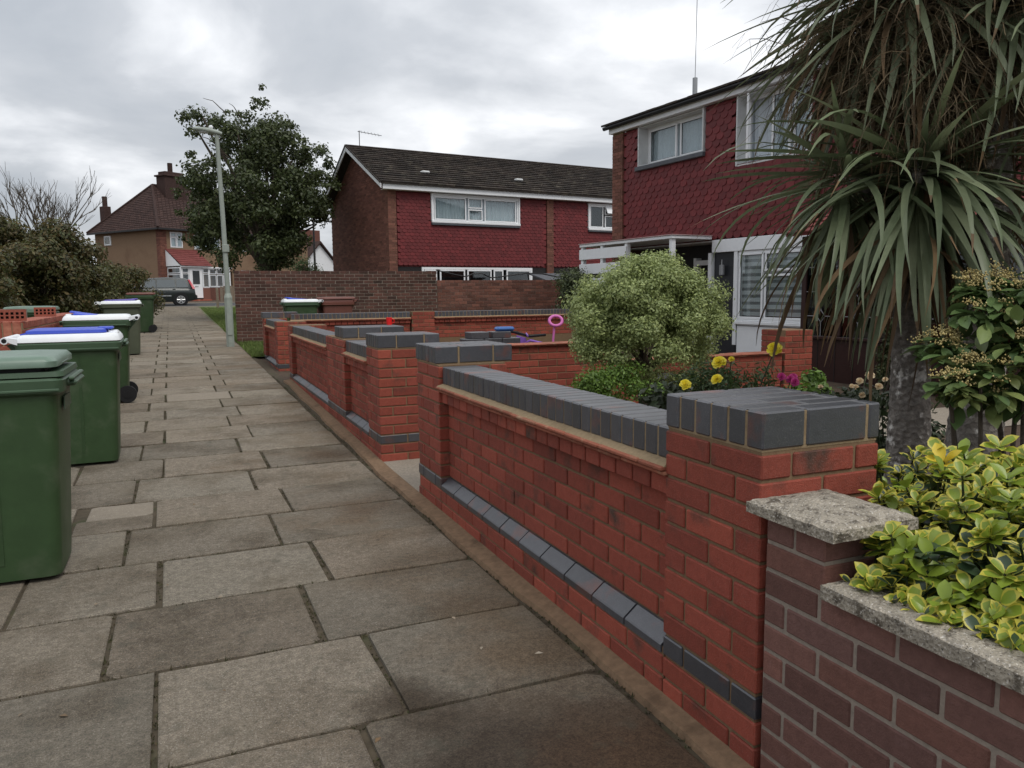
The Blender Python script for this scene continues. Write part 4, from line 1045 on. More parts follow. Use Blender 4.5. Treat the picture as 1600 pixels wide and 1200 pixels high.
# ---- small white gabled house far behind, street lamps
t = thing('gabled_house', 'small distant house with white gables, between the large tree and the brick gable', 'house', (12.6, 77., 1.0), R(28))
g = G(); g.prism([(-2.6, 0), (2.6, 0), (2.6, 2.6), (0, 5.2), (-2.6, 2.6)], 1, 0, 6); g.box(-7, -2.6, 1, 6, 0, 3.2).build('wall', M['white'], t)
g = G(); g.loft([[(-3.0, -.3, 2.3), (0, -.3, 5.45), (3.0, -.3, 2.3), (0, -.3, 5.25)], [(-3.0, 6.2, 2.3), (0, 6.2, 5.45), (3.0, 6.2, 2.3), (0, 6.2, 5.25)]]); g.loft([[(-7.2, .4, 3.1), (-7.2, 3.5, 5.6), (-7.2, 6.6, 3.1)], [(0, .4, 3.1), (0, 3.5, 5.6), (0, 6.6, 3.1)]]).build('roof', M['roof4'], t)
G().cbox(-.2, 2.0, 2.4, 3.2, 4.6, 6.7, .02).build('chimney', M['brickh'], t)
G().box(-.8, .8, -.03, .02, .6, 1.9).build('window', M['glassd'], t)
t = thing('street_lamp', 'thin dark street lamp with a long arm, far off beside the brick gable', 'street lamp', (6.1, 38.7, .7))
G().tube([(0, 0, 0), (0, 0, 2.), (0, 0, 4.15)], [.07, .055, .045], 10).build('pole', M['dark'], t)
G().tube([(0, 0, 4.12), (.2, 0, 4.2), (1.5, .4, 4.12)], [.03, .03, .025], 8).build('arm', M['dark'], t)
G().sphere((1.65, .45, 4.10), .2, 10, 6, sq=(1.2, .6, .35)).build('lamp_head', M['metal'], t)

# ------------------------------------------------------------------ lamp post by the path
t = thing('lamp_post', 'pale green grey lamp post standing on the verge beside the path', 'lamp post', (.93, 17.6, .235))
G().loft([[(.085*math.cos(k*math.pi/4+.39), .085*math.sin(k*math.pi/4+.39), z) for k in range(8)] for z in (-.1, .02, 1.02)]).build('base', M['lamp'], t)
G().loft([[(r*math.cos(k*math.pi/4+.39), r*math.sin(k*math.pi/4+.39), z) for k in range(8)] for r, z in ((.088, 1.02), (.088, 1.05), (.055, 1.14))]).build('collar', M['lamp'], t)
G().tube([(0, 0, 1.12), (-.02, 0, 2.8), (-.055, .0, 4.42)], [.052, .047, .040], 12).build('shaft', M['lamp'], t, smooth=.6)
G().cbox(-.07, .07, -.075, -.05, 2.0, 2.16, .01).tube([(0, 0, 2.01), (0, 0, 2.03)], .065, 10).build('band_plate', M['lamp'], t)
G().cbox(-.05, .05, -.095, -.083, .25, .85, .004).build('inspection_door', M['lamp'], t)
hd = G(); hd.loft([[(-.05+x, y*w, z) for y, z in ((-1, 0), (-.6, .6), (.6, .6), (1, 0), (.6, -.5), (-.6, -.5))] for x, w in ((0, 0.01),)]) if False else None
g = G(); rr = []
for x, w, h_, z in ((.05, .03, .03, 4.44), (-.02, .07, .05, 4.45), (-.2, .10, .06, 4.48), (-.4, .09, .045, 4.50), (-.52, .03, .02, 4.505)):
    rr.append([(x, w*math.cos(a), z+h_*math.sin(a)) for a in [k*math.pi/5 for k in range(10)]])
g.loft(rr); g.build('lamp_head', M['lamp'], t, smooth=1.)
G().sphere((-.27, 0, 4.455), .10, 12, 6, sq=(1.6, .75, .35)).build('lens', M['lampglass'], t, smooth=1.)
G().sphere((-.16, 0, 4.555), .045, 8, 6).build('photocell', M['white'], t)

# ------------------------------------------------------------------ wheelie bins
def rrect(hx, hy, r, z, cx=0., n=3):
    out = []
    for k, (sx, sy) in enumerate(((1, 1), (-1, 1), (-1, -1), (1, -1))):
        for i in range(n+1):
            a = math.pi/2*(k+i/n); out.append((cx+sx*(hx-r)+r*math.cos(a), sy*(hy-r)+r*math.sin(a), z))
    return out
def wbin(label, loc, rz, body, rim, kind, insert=None, lidmat=None, tilt=0., group='wheelie bins left out along the path'):
    t = thing('wheelie_bin', label, 'wheelie bin', loc, rz, group)
    G().loft([rrect(.268, .205, .05, .02, .004), rrect(.274, .212, .05, .10, .004), rrect(.302, .245, .05, .62, .002), rrect(.318, .262, .05, .90, .0)]).build('body', body, t, smooth=.7)
    # side ribs and front seam
    for sy in (-1, 1):
        g = G(); g.loft([[(.03, sy*.205, .1), (.05, sy*.205, .1), (.05, sy*.216, .1), (.03, sy*.216, .1)], [(.05, sy*.255, .86), (.07, sy*.255, .86), (.07, sy*.263, .86), (.05, sy*.263, .86)]])
        g.build('side_rib', body, t)
    G().loft([rrect(.322, .266, .05, .885, .0), rrect(.348, .288, .05, .90, .0), rrect(.355, .295, .05, .955, .0), rrect(.345, .285, .05, .965, .0)]).build('rim', rim, t, smooth=.6)
    G().loft([[(.325, y, .80+q) for y, q in ((-.12, 0), (.12, 0), (.10, .06), (-.10, .06))], [(.329, y, .80+q) for y, q in ((-.12, 0), (.12, 0), (.10, .06), (-.10, .06))]]).build('grip_panel', rim, t)
    for sy in (-1, 1): G().cbox(-.30, .335, sy*.291-.004, sy*.291+.004, .905, .918, .003).build('rim_bead', rim, t)
    G().cbox(.340, .392, -.16, .16, .915, .945, .012).cbox(.36, .385, -.20, .20, .945, .962, .006).build('front_lip', rim, t)
    for sy in (-1, 1):
        w_ = G(); w_.tube([(-.262, sy*.235, .10), (-.262, sy*.285, .10)], .10, 20).build('wheel', M['rubber'], t, smooth=.6)
        G().tube([(-.262, sy*.284, .10), (-.262, sy*.291, .10)], .045, 14).build('hub', M['black'], t)
    G().tube([(-.262, -.24, .10), (-.262, .24, .10)], .013, 8).build('axle', M['metal'], t)
    lm = lidmat or rim
    if kind == 'green':
        G().loft([rrect(.335, .272, .04, .966, .01), rrect(.345, .285, .04, .972, .01), rrect(.34, .28, .04, .995, .01)]).build('lid_skirt', rim, t, smooth=.6)
        l = G().loft([rrect(.335, .275, .05, 1.012, -.02), rrect(.352, .292, .05, 1.016, -.02), rrect(.352, .292, .05, 1.042, -.02), rrect(.335, .275, .05, 1.062, -.02), rrect(.25, .20, .05, 1.070, -.02), rrect(.22, .17, .05, 1.064, -.02)]).build('lid', lm, t, smooth=.8)
        G().loft([rrect(.30, .24, .04, .99, -.02), rrect(.30, .24, .04, 1.02, -.02)]).build('lid_underside', M['black'], t)
        G().cbox(.28, .335, -.12, .12, 1.016, 1.03, .005).build('lid_handle', lm, l)
    else:
        l = G().loft([rrect(.335, .28, .04, .966), rrect(.35, .292, .05, .972), rrect(.342, .285, .05, 1.0), rrect(.325, .27, .05, 1.022), rrect(.29, .235, .05, 1.028)]).build('lid', lm, t, smooth=.8)
        G().cbox(.26, .33, -.10, .10, 1.01, 1.04, .012).build('lid_handle', lm, l)
        if insert:
            g = G(); g.loft([rrect(.24, .20, .05, 0), rrect(.27, .225, .05, .012), rrect(.265, .22, .05, .034), rrect(.235, .19, .05, .044)])
            g.cbox(.20, .315, -.10, .10, .030, .050, .012)
            g.loft([[(-.30, y, -.004) for y in (-.2, .2)]+[(-.30, y, .012) for y in (.2, -.2)], [(-.24, y, .004) for y in (-.2, .2)]+[(-.24, y, .030) for y in (.2, -.2)]])
            o = g.build('paper_flap', insert, l, smooth=.7); o.location = (-.02, 0, 1.020+.27*math.sin(tilt)); o.rotation_euler = (0, tilt, 0)
    hg = G(); hm = lm if kind != 'green' else rim
    for sy in (-1, 1):
        hg.loft([[(-.33, sy*.15, .955), (-.33, sy*.285, .955), (-.33, sy*.285, 1.0), (-.33, sy*.15, 1.0)], [(-.41, sy*.15, .985), (-.41, sy*.285, .985), (-.41, sy*.285, 1.015), (-.41, sy*.15, 1.015)]])
    hg.tube([(-.41, -.292, .99), (-.41, .292, .99)], .026, 14).build('hinge', hm, t, smooth=.6)
    G().tube([(-.41, -.2935, .99), (-.41, -.286, .99)], .017, 12).tube([(-.41, .2935, .99), (-.41, .286, .99)], .017, 12).build('hinge_hole', M['black'], t)
    G().loft([[(-.27, y, .80) for y in (-.2, .2)]+[(-.29, y, .80) for y in (.2, -.2)], [(-.37, y, .955) for y in (-.22, .22)]+[(-.41, y, .955) for y in (.22, -.22)]]).build('hinge_bracket', rim, t)
    return t
PI = math.pi
wbin('nearest green wheelie bin with an all green faded lid, cut by the left edge', (-.865, 4.30, 0), .0, M['bin'], M['binrim'], 'green', lidmat=M['binlid'])
wbin('second green wheelie bin, white lid with flat blue flap, hinge away from the path', (-.80, 6.93, .025), .02, M['bin'], M['binrim'], 'white', M['binb'], M['binw'], .0)
wbin('third green wheelie bin, white lid with tilted blue flap and wheels towards the path', (-.90, 10.25, .095), PI+.02, M['bin'], M['binrim'], 'white', M['binb'], M['binw'], -.15)
wbin('olive grey wheelie bin with a dirty white and violet lid, fourth along the path', (-1.05, 16.55, .22), .03, M['bino'], M['bino'], 'white', M['binp'], M['binw'], -.03)
wbin('farthest green wheelie bin with a brown lid, in front of the parked car', (-1.0, 23.2, .36), PI, M['bin'], M['bin'], 'green', lidmat=M['binbr'])
wbin('green wheelie bin with a pale slotted lid behind the unfinished wall', (-1.90, 12.5, .14), PI/2, M['bin'], M['binrim'], 'green', lidmat=M['binlid'])
wbin('green wheelie bin with white lid and blue flap, in front of the old dark wall', (2.25, 16.4, .21), PI, M['bin'], M['binrim'], 'white', M['binb'], M['binw'], -.09, 'bins beside the old dark wall')
wbin('brown wheelie bin in front of the old dark wall', (2.98, 16.5, .21), PI+.1, M['binbr'], M['binbr'], 'green', None, M['binbr'], 0, 'bins beside the old dark wall')

# ------------------------------------------------------------------ parked car
t = thing('parked_car', 'dark green grey family car parked across the end of the path', 'car', (-1.25, 47.3, .80), PI+.05)
# local x forward, y left, z up; car heads to picture left
def carbody():
    st = [(-2.0, .42, .62, .60, .80), (-1.96, .30, .90, .62, .84), (-1.6, .22, .97, .66, .86), (-.6, .20, .98, .80, .87), (.6, .20, .97, .80, .87), (1.1, .20, .95, .70, .86), (1.75, .22, .82, .60, .80), (2.0, .34, .62, .50, .66)]
    rr = []
    for x, z0, z1, wl_, w in st:
        zm = z0+(z1-z0)*.5
        rr.append([(x, -w*.92, z0), (x, -w, zm), (x, -w*.985, z1-.06), (x, -w*.90, z1), (x, w*.90, z1), (x, w*.985, z1-.06), (x, w, zm), (x, w*.92, z0)])
    return G().loft(rr)
carbody().build('body', M['car'], t, smooth=.9)
g = G(); rr = []
for x, zb2, zt, wb, wt in ((-1.93, .95, 1.02, .70, .66), (-1.72, .95, 1.40, .78, .62), (-1.5, .95, 1.50, .80, .62), (-.6, .95, 1.55, .82, .64), (.3, .95, 1.50, .82, .64), (.62, .95, 1.36, .80, .66), (1.15, .93, .98, .76, .72)):
    rr.append([(x, -wb, zb2), (x, -wt, zt-.05), (x, -wt*.85, zt), (x, wt*.85, zt), (x, wt, zt-.05), (x, wb, zb2)])
g.loft(rr); g.build('cabin', M['car'], t, smooth=.7)
for sy in (-1, 1):
    for (xa, xb, xc, xd_) in ((-1.62, -1.02, -1.05, -1.50), (-.97, -.05, -.08, -.95), (.0, .86, .42, .02)):
        G().loft([[(xa, sy*.815, .99), (xb, sy*.825, .99), (xc, sy*.70, 1.42), (xd_, sy*.70, 1.40)], [(xa, sy*.79, .99), (xb, sy*.80, .99), (xc, sy*.67, 1.42), (xd_, sy*.67, 1.40)]]).build('side_window', M['glassd'] if False else mat('car_glass', (.10, .115, .12), .08, .01, spec=.8), t)
    G().loft([[(-1.99, sy*.80, .92), (-1.86, sy*.815, .90), (-1.63, sy*.66, 1.42), (-1.74, sy*.63, 1.42)], [(-1.96, sy*.70, .92), (-1.84, sy*.72, .90), (-1.63, sy*.55, 1.42), (-1.72, sy*.53, 1.42)]]).build('tail_light', M['redl'], t)
    for wx in (-1.22, 1.27):
        G().tube([(wx, sy*.87, .33), (wx, sy*.878, .33)], .385, 24).build('wheel_arch', M['black'], t)
        w_ = G().tube([(wx, sy*.70, .31), (wx, sy*.885, .31)], .305, 24).build('wheel', M['rubber'], t, smooth=.6)
        g = G(); g.tube([(wx, sy*.884, .31), (wx, sy*.892, .31)], .07, 12)
        for k in range(6):
            a = k*PI/3; g.tube([(wx, sy*.889, .31), (wx+.2*math.cos(a), sy*.889, .31+.2*math.sin(a))], [.04, .055], 6)
        g.tube([(wx+.205*math.cos(k*PI/12), sy*.889, .31+.205*math.sin(k*PI/12)) for k in range(25)], .022, 6)
        g.build('rim', M['silver'], w_)
    G().cbox(.60, .80, sy*.90-.06, sy*.90+.06, .98, 1.12, .03).build('wing_mirror', M['silver'], t)
    G().cbox(-.12, .06, sy*.87-.01, sy*.885, .86, .89, .01).cbox(-.98, -.82, sy*.87-.01, sy*.885, .88, .91, .01).build('door_handle', M['car'], t)
    G().cbox(-.75, 1.0, sy*.875-.01, sy*.885, .50, .56, .01).build('side_moulding', M['metal'], t)
    G().box(-.012-.0, .0, sy*.86, sy*.882, .3, .95).build('door_gap', M['black'], t)
G().cbox(-2.08, -1.88, -.80, .80, .30, .58, .05).build('bumper', M['black'], t, smooth=.5)
G().cbox(1.88, 2.06, -.72, .72, .26, .50, .05).build('bumper', M['black'], t, smooth=.5)
t = thing('boundary_post', 'short pale wooden post on the verge near the far house', 'post', (1.65, 40.5, .7)); G().cbox(-.06, .06, -.06, .06, -.1, .95, .02).sphere((0, 0, .95), .06, 8, 5).build('post_shaft', M['wood'], t)
t = thing('front_fence', 'low weathered fence in front of the far house', 'fence', (2.3, 52.2, .95), R(6))
for k in range(22): G().cbox(k*.2, k*.2+.17, 0, .03, 0, .95+.03*(k % 2), .006).build('slat', M['wood'], t)
G().box(0, 4.4, .03, .07, .3, .38).box(0, 4.4, .03, .07, .7, .78).build('rail', M['wood'], t)
# small things in the gardens
t = thing('child_scooter', 'pink and purple children\'s scooter bike with a round steering ring, beyond the dividing wall', 'scooter', (4.02, 8.75, .24), -.35); g = G()
g.tube([(-.2, 0, .55), (-.05, 0, .62), (.2, 0, .56)], .018, 8).tube([(-.1, -.16, .70), (-.1, .16, .72)], .014, 8).build('frame_tube', M['purple'], t)
G().tube([(.28, 0, .30), (.33, 0, .86)], .018, 8).build('steering_post', M['pink'], t)
G().tube([(.35+.10*math.cos(k*PI/10), .03*math.sin(k*PI/10), .92+.075*math.sin(k*PI/10)) for k in range(21)], .024, 8).build('steering_ring', M['pink'], t, smooth=1.)
G().prism([(-.30, .50), (-.10, .48), (-.12, .66), (-.26, .70)], 1, -.06, .06).build('basket', M['purple'], t)
G().tube([(-.42, -.1, .78), (-.25, .0, .74), (-.05, .06, .68), (.2, .1, .70)], .022, 7).build('handlebar', M['black'], t)
G().tube([(-.22, -.02, .15), (-.22, .02, .15)], .14, 18).tube([(.25, -.02, .15), (.25, .02, .15)], .14, 18).build('wheel', M['rubber'], t)
G().cbox(-.1, .25, -.05, .05, .50, .56, .02).build('footplate', M['pink'], t); t.scale = (.8, .8, .8)
for k, (x, y, z) in enumerate(((-.02, 0, 0), (.205, .01, 0), (.43, .0, 0), (.43, .24, 0), (.05, .02, .074), (.32, .02, .074))):
    o = G().cbox(-.11, .11, -.10, .10, 0, .072, .005).build('blue_brick', M['blue'], None, label=['blue brick, left end of the loose stack beyond the gate pier', 'blue brick second from the left in the loose stack', 'blue brick third from the left in the loose stack', 'blue brick at the back of the right end of the loose stack', 'blue brick lying on top of the left part of the stack', 'blue brick lying on top, beside the blue wrapping'][k], cat='brick', group='loose blue bricks stacked in the far garden')
    o.location = (3.02+x, 8.20+y, .745+z); o.rotation_euler = (0, 0, .04*math.sin(k*2))
t = thing('brick_pallet', 'low stack of red bricks under the loose blue bricks in the far garden', 'brick stack', (2.90, 8.08, -.07))
for i in range(11):
    for k in range(3): brick(t, 'brick', k*.222, k*.222+.215, 0, .45, .055+i*.068, .055+i*.068+.065, M['brick'])
o = G().cbox(-.11, .11, -.06, .06, 0, .05, .02).build('wrapping', M['bluep'], None, label='scrap of bright blue wrapping on the loose blue bricks', cat='wrapping'); o.location = (3.40, 8.20, .893)
t = thing('red_mug', 'bright red plastic mug standing on a blue capped pier of the second garden wall', 'mug', (1.965, 7.84, 1.013)); G().tube([(0, 0, 0), (0, 0, .075)], [.027, .031], 16).build('cup', M['redp'], t, smooth=.6)
G().tube([(.028, 0, .015), (.05, 0, .02), (.053, 0, .05), (.030, 0, .062)], .005, 7).build('handle', M['redp'], t)
t = thing('black_planter', 'square black plastic planter against the dividing wall, beside the round bush trunk', 'planter', (4.55, 6.7, 0)); G().loft([rrect(.17, .17, .03, 0), rrect(.21, .21, .03, .42), rrect(.225, .225, .03, .42), rrect(.225, .225, .03, .46)]).build('pot', M['black'], t)

# ------------------------------------------------------------------ plants
def leafcloud(name, m, P, blobs, n, size, shell=.55, up=.25, droop=0., seed=1, asp=.45, kind=None):
    """many small folded leaves spread through a set of ellipsoid clumps (cx,cy,cz,rx,ry,rz,weight)"""
    r = np.random.RandomState(seed)
    B = np.array([b if len(b) == 7 else (*b, 1.) for b in blobs], dtype=float)
    w = B[:, 6]*(B[:, 3]*B[:, 4]*B[:, 5])**.67; idx = r.choice(len(B), n, p=w/w.sum())
    d = r.randn(n, 3); d /= np.linalg.norm(d, axis=1)[:, None]
    rad = (shell+(1-shell)*r.rand(n))**1.0*(1+.06*r.randn(n))
    p = B[idx, :3]+d*B[idx, 3:6]*rad[:, None]
    nrm = d+.55*r.randn(n, 3); nrm[:, 2] += up; nrm /= np.linalg.norm(nrm, axis=1)[:, None]
    t = r.randn(n, 3)+d*.6; t[:, 2] -= droop
    t -= nrm*np.sum(t*nrm, 1)[:, None]; t /= np.linalg.norm(t, axis=1)[:, None]
    b = np.cross(nrm, t); L = size*r.uniform(.65, 1.3, n)[:, None]
    v0 = p-t*L*.5; v1 = p+b*L*asp*.5+nrm*L*.06-t*L*.05; v2 = p+t*L*.5-nrm*L*.08; v3 = p-b*L*asp*.5+nrm*L*.06-t*L*.05
    V = np.stack([v0, v1, v2, v3], 1).reshape(-1, 3); i = np.arange(n)*4
    F = np.concatenate([np.stack([i, i+1, i+2], 1), np.stack([i, i+2, i+3], 1)])
    # one island per leaf
    return fast(name, V, F, m, P, kind=kind)
def plant(name, label, cat, loc, group=None): return thing(name, label, cat, loc, 0, group)
def limb(g, p0, p1, r0, r1, sag=.0, n=5, wob=.0, sides=7):
    p0, p1 = Vector(p0), Vector(p1); pts = []; rr = []
    for k in range(n+1):
        t = k/n; p = p0.lerp(p1, t); p.z += sag*math.sin(math.pi*t)
        if 0 < k < n and wob: p += Vector((rnd.uniform(-wob, wob), rnd.uniform(-wob, wob), rnd.uniform(-wob, wob)*.5))
        pts.append(p); rr.append(r0+(r1-r0)*t)
    g.tube(pts, rr, sides)

# big tree behind the old wall
t = plant('broadleaf_tree', 'large dark green broadleaf tree behind the old brick wall, taller than the lamp post', 'tree', (2.75, 28.1, .42))
g = G(); limb(g, (0.2, 0, -.2), (.05, 0, 2.2), .36, .24, n=5, wob=.03, sides=10)
tips = []
for k in range(15):
    a = k*2.4; rr_ = rnd.uniform(.9, 2.1); p1 = (rr_*math.cos(a)-.2, rr_*.8*math.sin(a), rnd.uniform(2.8, 6.6)); limb(g, (.05, 0, rnd.uniform(1.4, 2.4)), p1, .11, .025, sag=.25, wob=.08); tips.append(p1)
g.build('trunk', M['bark'], t, smooth=1.)
bl = []
r_ = random.Random(5)
for k in range(170):
    while True:
        x, y, z = r_.uniform(-1, 1), r_.uniform(-1, 1), r_.uniform(-1, 1)
        q = x*x+y*y+z*z
        if .12 < q < 1 and (z > -.75) and not (z < -.2 and x > .62+.35*z+.2): break
    wz = 1.0 if z < .15 else 1.0-.28*(z-.15)
    s = r_.uniform(.30, .62); bl.append((x*2.35*wz-.1, y*2.2, 4.15+z*2.75, s, s, s*.75))
for (x, z, s) in ((-2.3, 6.65, .34), (-1.95, 6.85, .42), (-1.5, 6.6, .5), (-2.05, 6.2, .35), (2.05, 5.9, .4), (2.35, 5.5, .35), (.15, 7.3, .3), (.1, 7.75, .16), (1.9, 4.4, .5), (2.25, 4.9, .4), (-2.1, 3.2, .5), (-1.9, 2.6, .55), (-1.3, 2.0, .5), (.5, 2.1, .5)): bl.append((x, r_.uniform(-.5, .5), z, s, s, s*.8))
for k in range(70):
    a = r_.uniform(0, 6.28); el = r_.uniform(-.6, 1.3); q = r_.uniform(1.0, 1.2); s = r_.uniform(.13, .24)
    wz = 1.0 if el < 0 else 1-.2*math.sin(el)
    if el < -.1 and math.cos(a) > .2: continue
    bl.append((2.35*wz*q*math.cos(el)*math.cos(a)-.1, 2.2*q*math.cos(el)*math.sin(a), 4.15+2.8*q*math.sin(el), s, s, s*.8))
leafcloud('crown', M['f_tree'], t, bl, 46000, .12, shell=.25, up=.3, droop=.5, seed=3, asp=.6)
g = G()
for k in range(26):
    a = r_.uniform(0, 6.28); z = r_.uniform(3.2, 7.2); rr_ = 2.5-.25*abs(z-4.5); p = (rr_*math.cos(a)-.1, rr_*math.sin(a)*.8, z); limb(g, (p[0]*.6, p[1]*.6, z-.3), (p[0]*.98, p[1]*.98, z+.05), .02, .006, sag=.1, wob=.03, sides=5)
g.build('outer_twig', M['bark'], t, kind='stuff')
leafcloud('ivy', M['f_mid'], t, [(.15, -.1, .9, .42, .42, 1.1), (.1, -.1, 1.8, .5, .4, .6)], 2500, .09, shell=.75, seed=4)

t = plant('small_tree', 'small yellow green tree beyond the old wall, right of the large tree trunk', 'tree', (4.75, 32.7, .5)); g = G()
for k in range(5): limb(g, (0, 0, -.1), (rnd.uniform(-.5, .5), rnd.uniform(-.4, .4), 2.0), .05, .02, wob=.05)
g.build('trunk', M['bark'], t); leafcloud('crown', M['f_mid'], t, [(rnd.uniform(-.6, .6), rnd.uniform(-.4, .4), rnd.uniform(1., 2.4), .4, .4, .4) for k in range(12)], 4200, .09, shell=.3, seed=8)

# left hedge shrubs
def shrub(label, x, y, top, rx, ry, z0, seed, m, n, size=.075, lean=0., thin=.35, gap=.8):
    t = plant('shrub', label, 'shrub', (x, y, zg(y)-.03)); g = G(); rr = random.Random(seed); top -= zg(y)
    for k in range(8):
        a = rr.uniform(0, 6.28); limb(g, (rr.uniform(-.25, .25), rr.uniform(-.2, .2), -.1), (rx*.7*math.cos(a)+lean, ry*.7*math.sin(a), top*.75), .04, .012, wob=.10, sag=.1, sides=6)
    g.build('stem', M['bark'], t, smooth=1.)
    bl = []
    n = int(n*2.3); size *= 1.12
    for k in range(64):
        a = rr.uniform(0, 6.28); u = math.sqrt(rr.random()); zz = rr.uniform(0, 1)
        f_ = math.sqrt(max(.05, 1-(zz-.35)**2*1.9)); s = rr.uniform(.20, .42)
        bl.append((rx*u*f_*math.cos(a)+lean*zz, ry*u*f_*math.sin(a), z0+(top-z0-.15)*zz, s*1.15, s*1.15, s*.8))
    leafcloud('foliage', m, t, bl, n, size, shell=thin, up=.35, seed=seed, asp=.5)
    return t
shrub('tall dark shrub at the left edge behind the unfinished wall', -3.6, 15.2, 2.45, 1.15, 1.1, .75, 21, M['f_hedge'], 11000)
shrub('large rounded shrub with reddish brown top, highest of the shrubs left of the path', -2.75, 17.6, 2.86, 1.25, 1.2, .95, 22, M['f_hedge'], 15000)
shrub('olive shrub between the reddish shrub and the pebbledashed house', -2.45, 20.6, 2.35, 1.05, 1.1, .8, 23, M['f_hedge2'], 11000)
shrub('lower loose shrub nearest the parked car, left of the path', -1.62, 24.6, 2.25, .95, 1.1, .6, 24, M['f_hedge'], 9000)
shrub('dark evergreen shrub filling the left edge in front of the other shrubs', -4.2, 12.9, 1.95, 1.0, .8, .5, 25, M['f_hedge2'], 9000)
shrub('low dark ground hugging shrub between the tall shrubs', -3.3, 19.6, 2.0, 1.2, .7, .3, 26, M['f_hedge'], 9000)
shrub('small dark evergreen at the right end of the old brick wall', 8.1, 15.3, 1.85, .42, .4, .2, 27, M['f_tree'], 4500, .06)
# bare tree
t = plant('bare_tree', 'leafless tree with upright fanned branches behind the shrubs at the far left', 'tree', (-4.6, 33.5, .9)); g = G(); rb = random.Random(9)
def branch(p, d, L, r, lv):
    q = p+d*L; m_ = p.lerp(q, .5)+Vector((rb.uniform(-.06, .06), rb.uniform(-.06, .06), 0))*L
    g.tube([p, m_, q], [r, r*.85, r*.65], 5, cap=False)
    if lv == 0: return
    for k in range(rb.choice((2, 3, 3))):
        nd = (d+Vector((rb.uniform(-.55, .55), rb.uniform(-.55, .55), rb.uniform(-.05, .45)))).normalized(); branch(p.lerp(q, rb.uniform(.55, 1)), nd, L*rb.uniform(.6, .85), r*.62, lv-1)
for k in range(9): branch(Vector((0, 0, 1.2)), Vector((rb.uniform(-.75, .75), rb.uniform(-.5, .5), 1)).normalized(), rb.uniform(1.3, 1.9), .045, 4)
g.tube([(0, 0, -.2), (0, 0, 1.4)], [.2, .13], 9); g.build('branches', M['bark'], t)

# round bush in the near garden
t = plant('round_bush', 'dome shaped pale green bush on a short bent trunk in the near front garden', 'bush', (3.86, 5.96, 0)); g = G()
limb(g, (-.02, -.10, -.02), (-.0, 0, .66), .048, .042, n=6, wob=.012, sides=9)
for k in range(9):
    a = k*.7; limb(g, (-.0, 0, .60), (.5*math.cos(a), .45*math.sin(a), .85+.1*(k % 3)), .03, .01, wob=.03)
g.build('trunk', M['bark'], t, smooth=1.)
bl = []; rr = random.Random(3)
for k in range(230):
    a = rr.uniform(0, 6.28); u = rr.random()**.35; el = rr.uniform(-.55, 1.5)
    d_ = (math.cos(el)*math.cos(a), math.cos(el)*math.sin(a), math.sin(el))
    s = rr.uniform(.10, .19); q = .92 if d_[2] > 0 else .98
    bl.append((d_[0]*.70*u-.02, d_[1]*.64*u, 1.04+d_[2]*(.56 if d_[2] > 0 else .60)*u, s, s, s*.85))
bl += [(-.70, -.1, .86, .14, .14, .12), (-.62, -.1, .80, .16, .16, .14), (.55, 0, .70, .16, .16, .14), (.02, 0, 1.62, .09, .09, .09), (.5, -.1, .5, .13, .13, .12), (-.05, -.15, .62, .2, .2, .12), (.25, -.2, .55, .18, .18, .12)]
leafcloud('foliage', M['f_pitto'], t, bl, 125000, .027, shell=.25, up=.5, seed=6, asp=.62)

def small_bush(label, loc, blobs, m, n, size, seed, stems=5, h=.4, name='shrub', cat='shrub', asp=.5, shell=.3):
    t = plant(name, label, cat, loc); g = G(); rr = random.Random(seed)
    for k in range(stems): limb(g, (rr.uniform(-.05, .05), rr.uniform(-.05, .05), -.02), (rr.uniform(-.2, .2), rr.uniform(-.2, .2), h), .010, .005, wob=.02, sides=5)
    g.build('stem', M['bark'], t); leafcloud('foliage', m, t, blobs, n, size, shell=shell, up=.4, seed=seed, asp=asp); return t
rr = random.Random(31)
small_bush('small bright green shrub in front of the round bush, at its left foot', (3.2, 5.45, 0), [(rr.uniform(-.34, .30), rr.uniform(-.2, .2), rr.uniform(.15, .66), .13, .13, .11) for k in range(40)], M['f_bright'], 15000, .032, 41)
small_bush('feathery green shrub behind the near blue capped pier, with yellow blooms above it', (3.05, 3.75, 0), [(rr.uniform(-.32, .30), rr.uniform(-.2, .2), rr.uniform(.2, .86), .12, .12, .10) for k in range(40)], M['f_mid'], 6500, .045, 42, h=.7, asp=.28)
small_bush('small yellow green plant beside the dark porch wall', (3.72, 3.85, 0), [(rr.uniform(-.14, .14), rr.uniform(-.1, .1), rr.uniform(.2, .80), .08, .08, .07) for k in range(14)], M['f_bright'], 1500, .05, 43)
small_bush('thin dark climber between the red pier and the brown porch', (8.4, 7.3, 0), [(rr.uniform(-.08, .08), rr.uniform(-.1, .1), rr.uniform(.1, 1.0), .09, .09, .12) for k in range(14)], M['f_tree'], 1800, .05, 44)

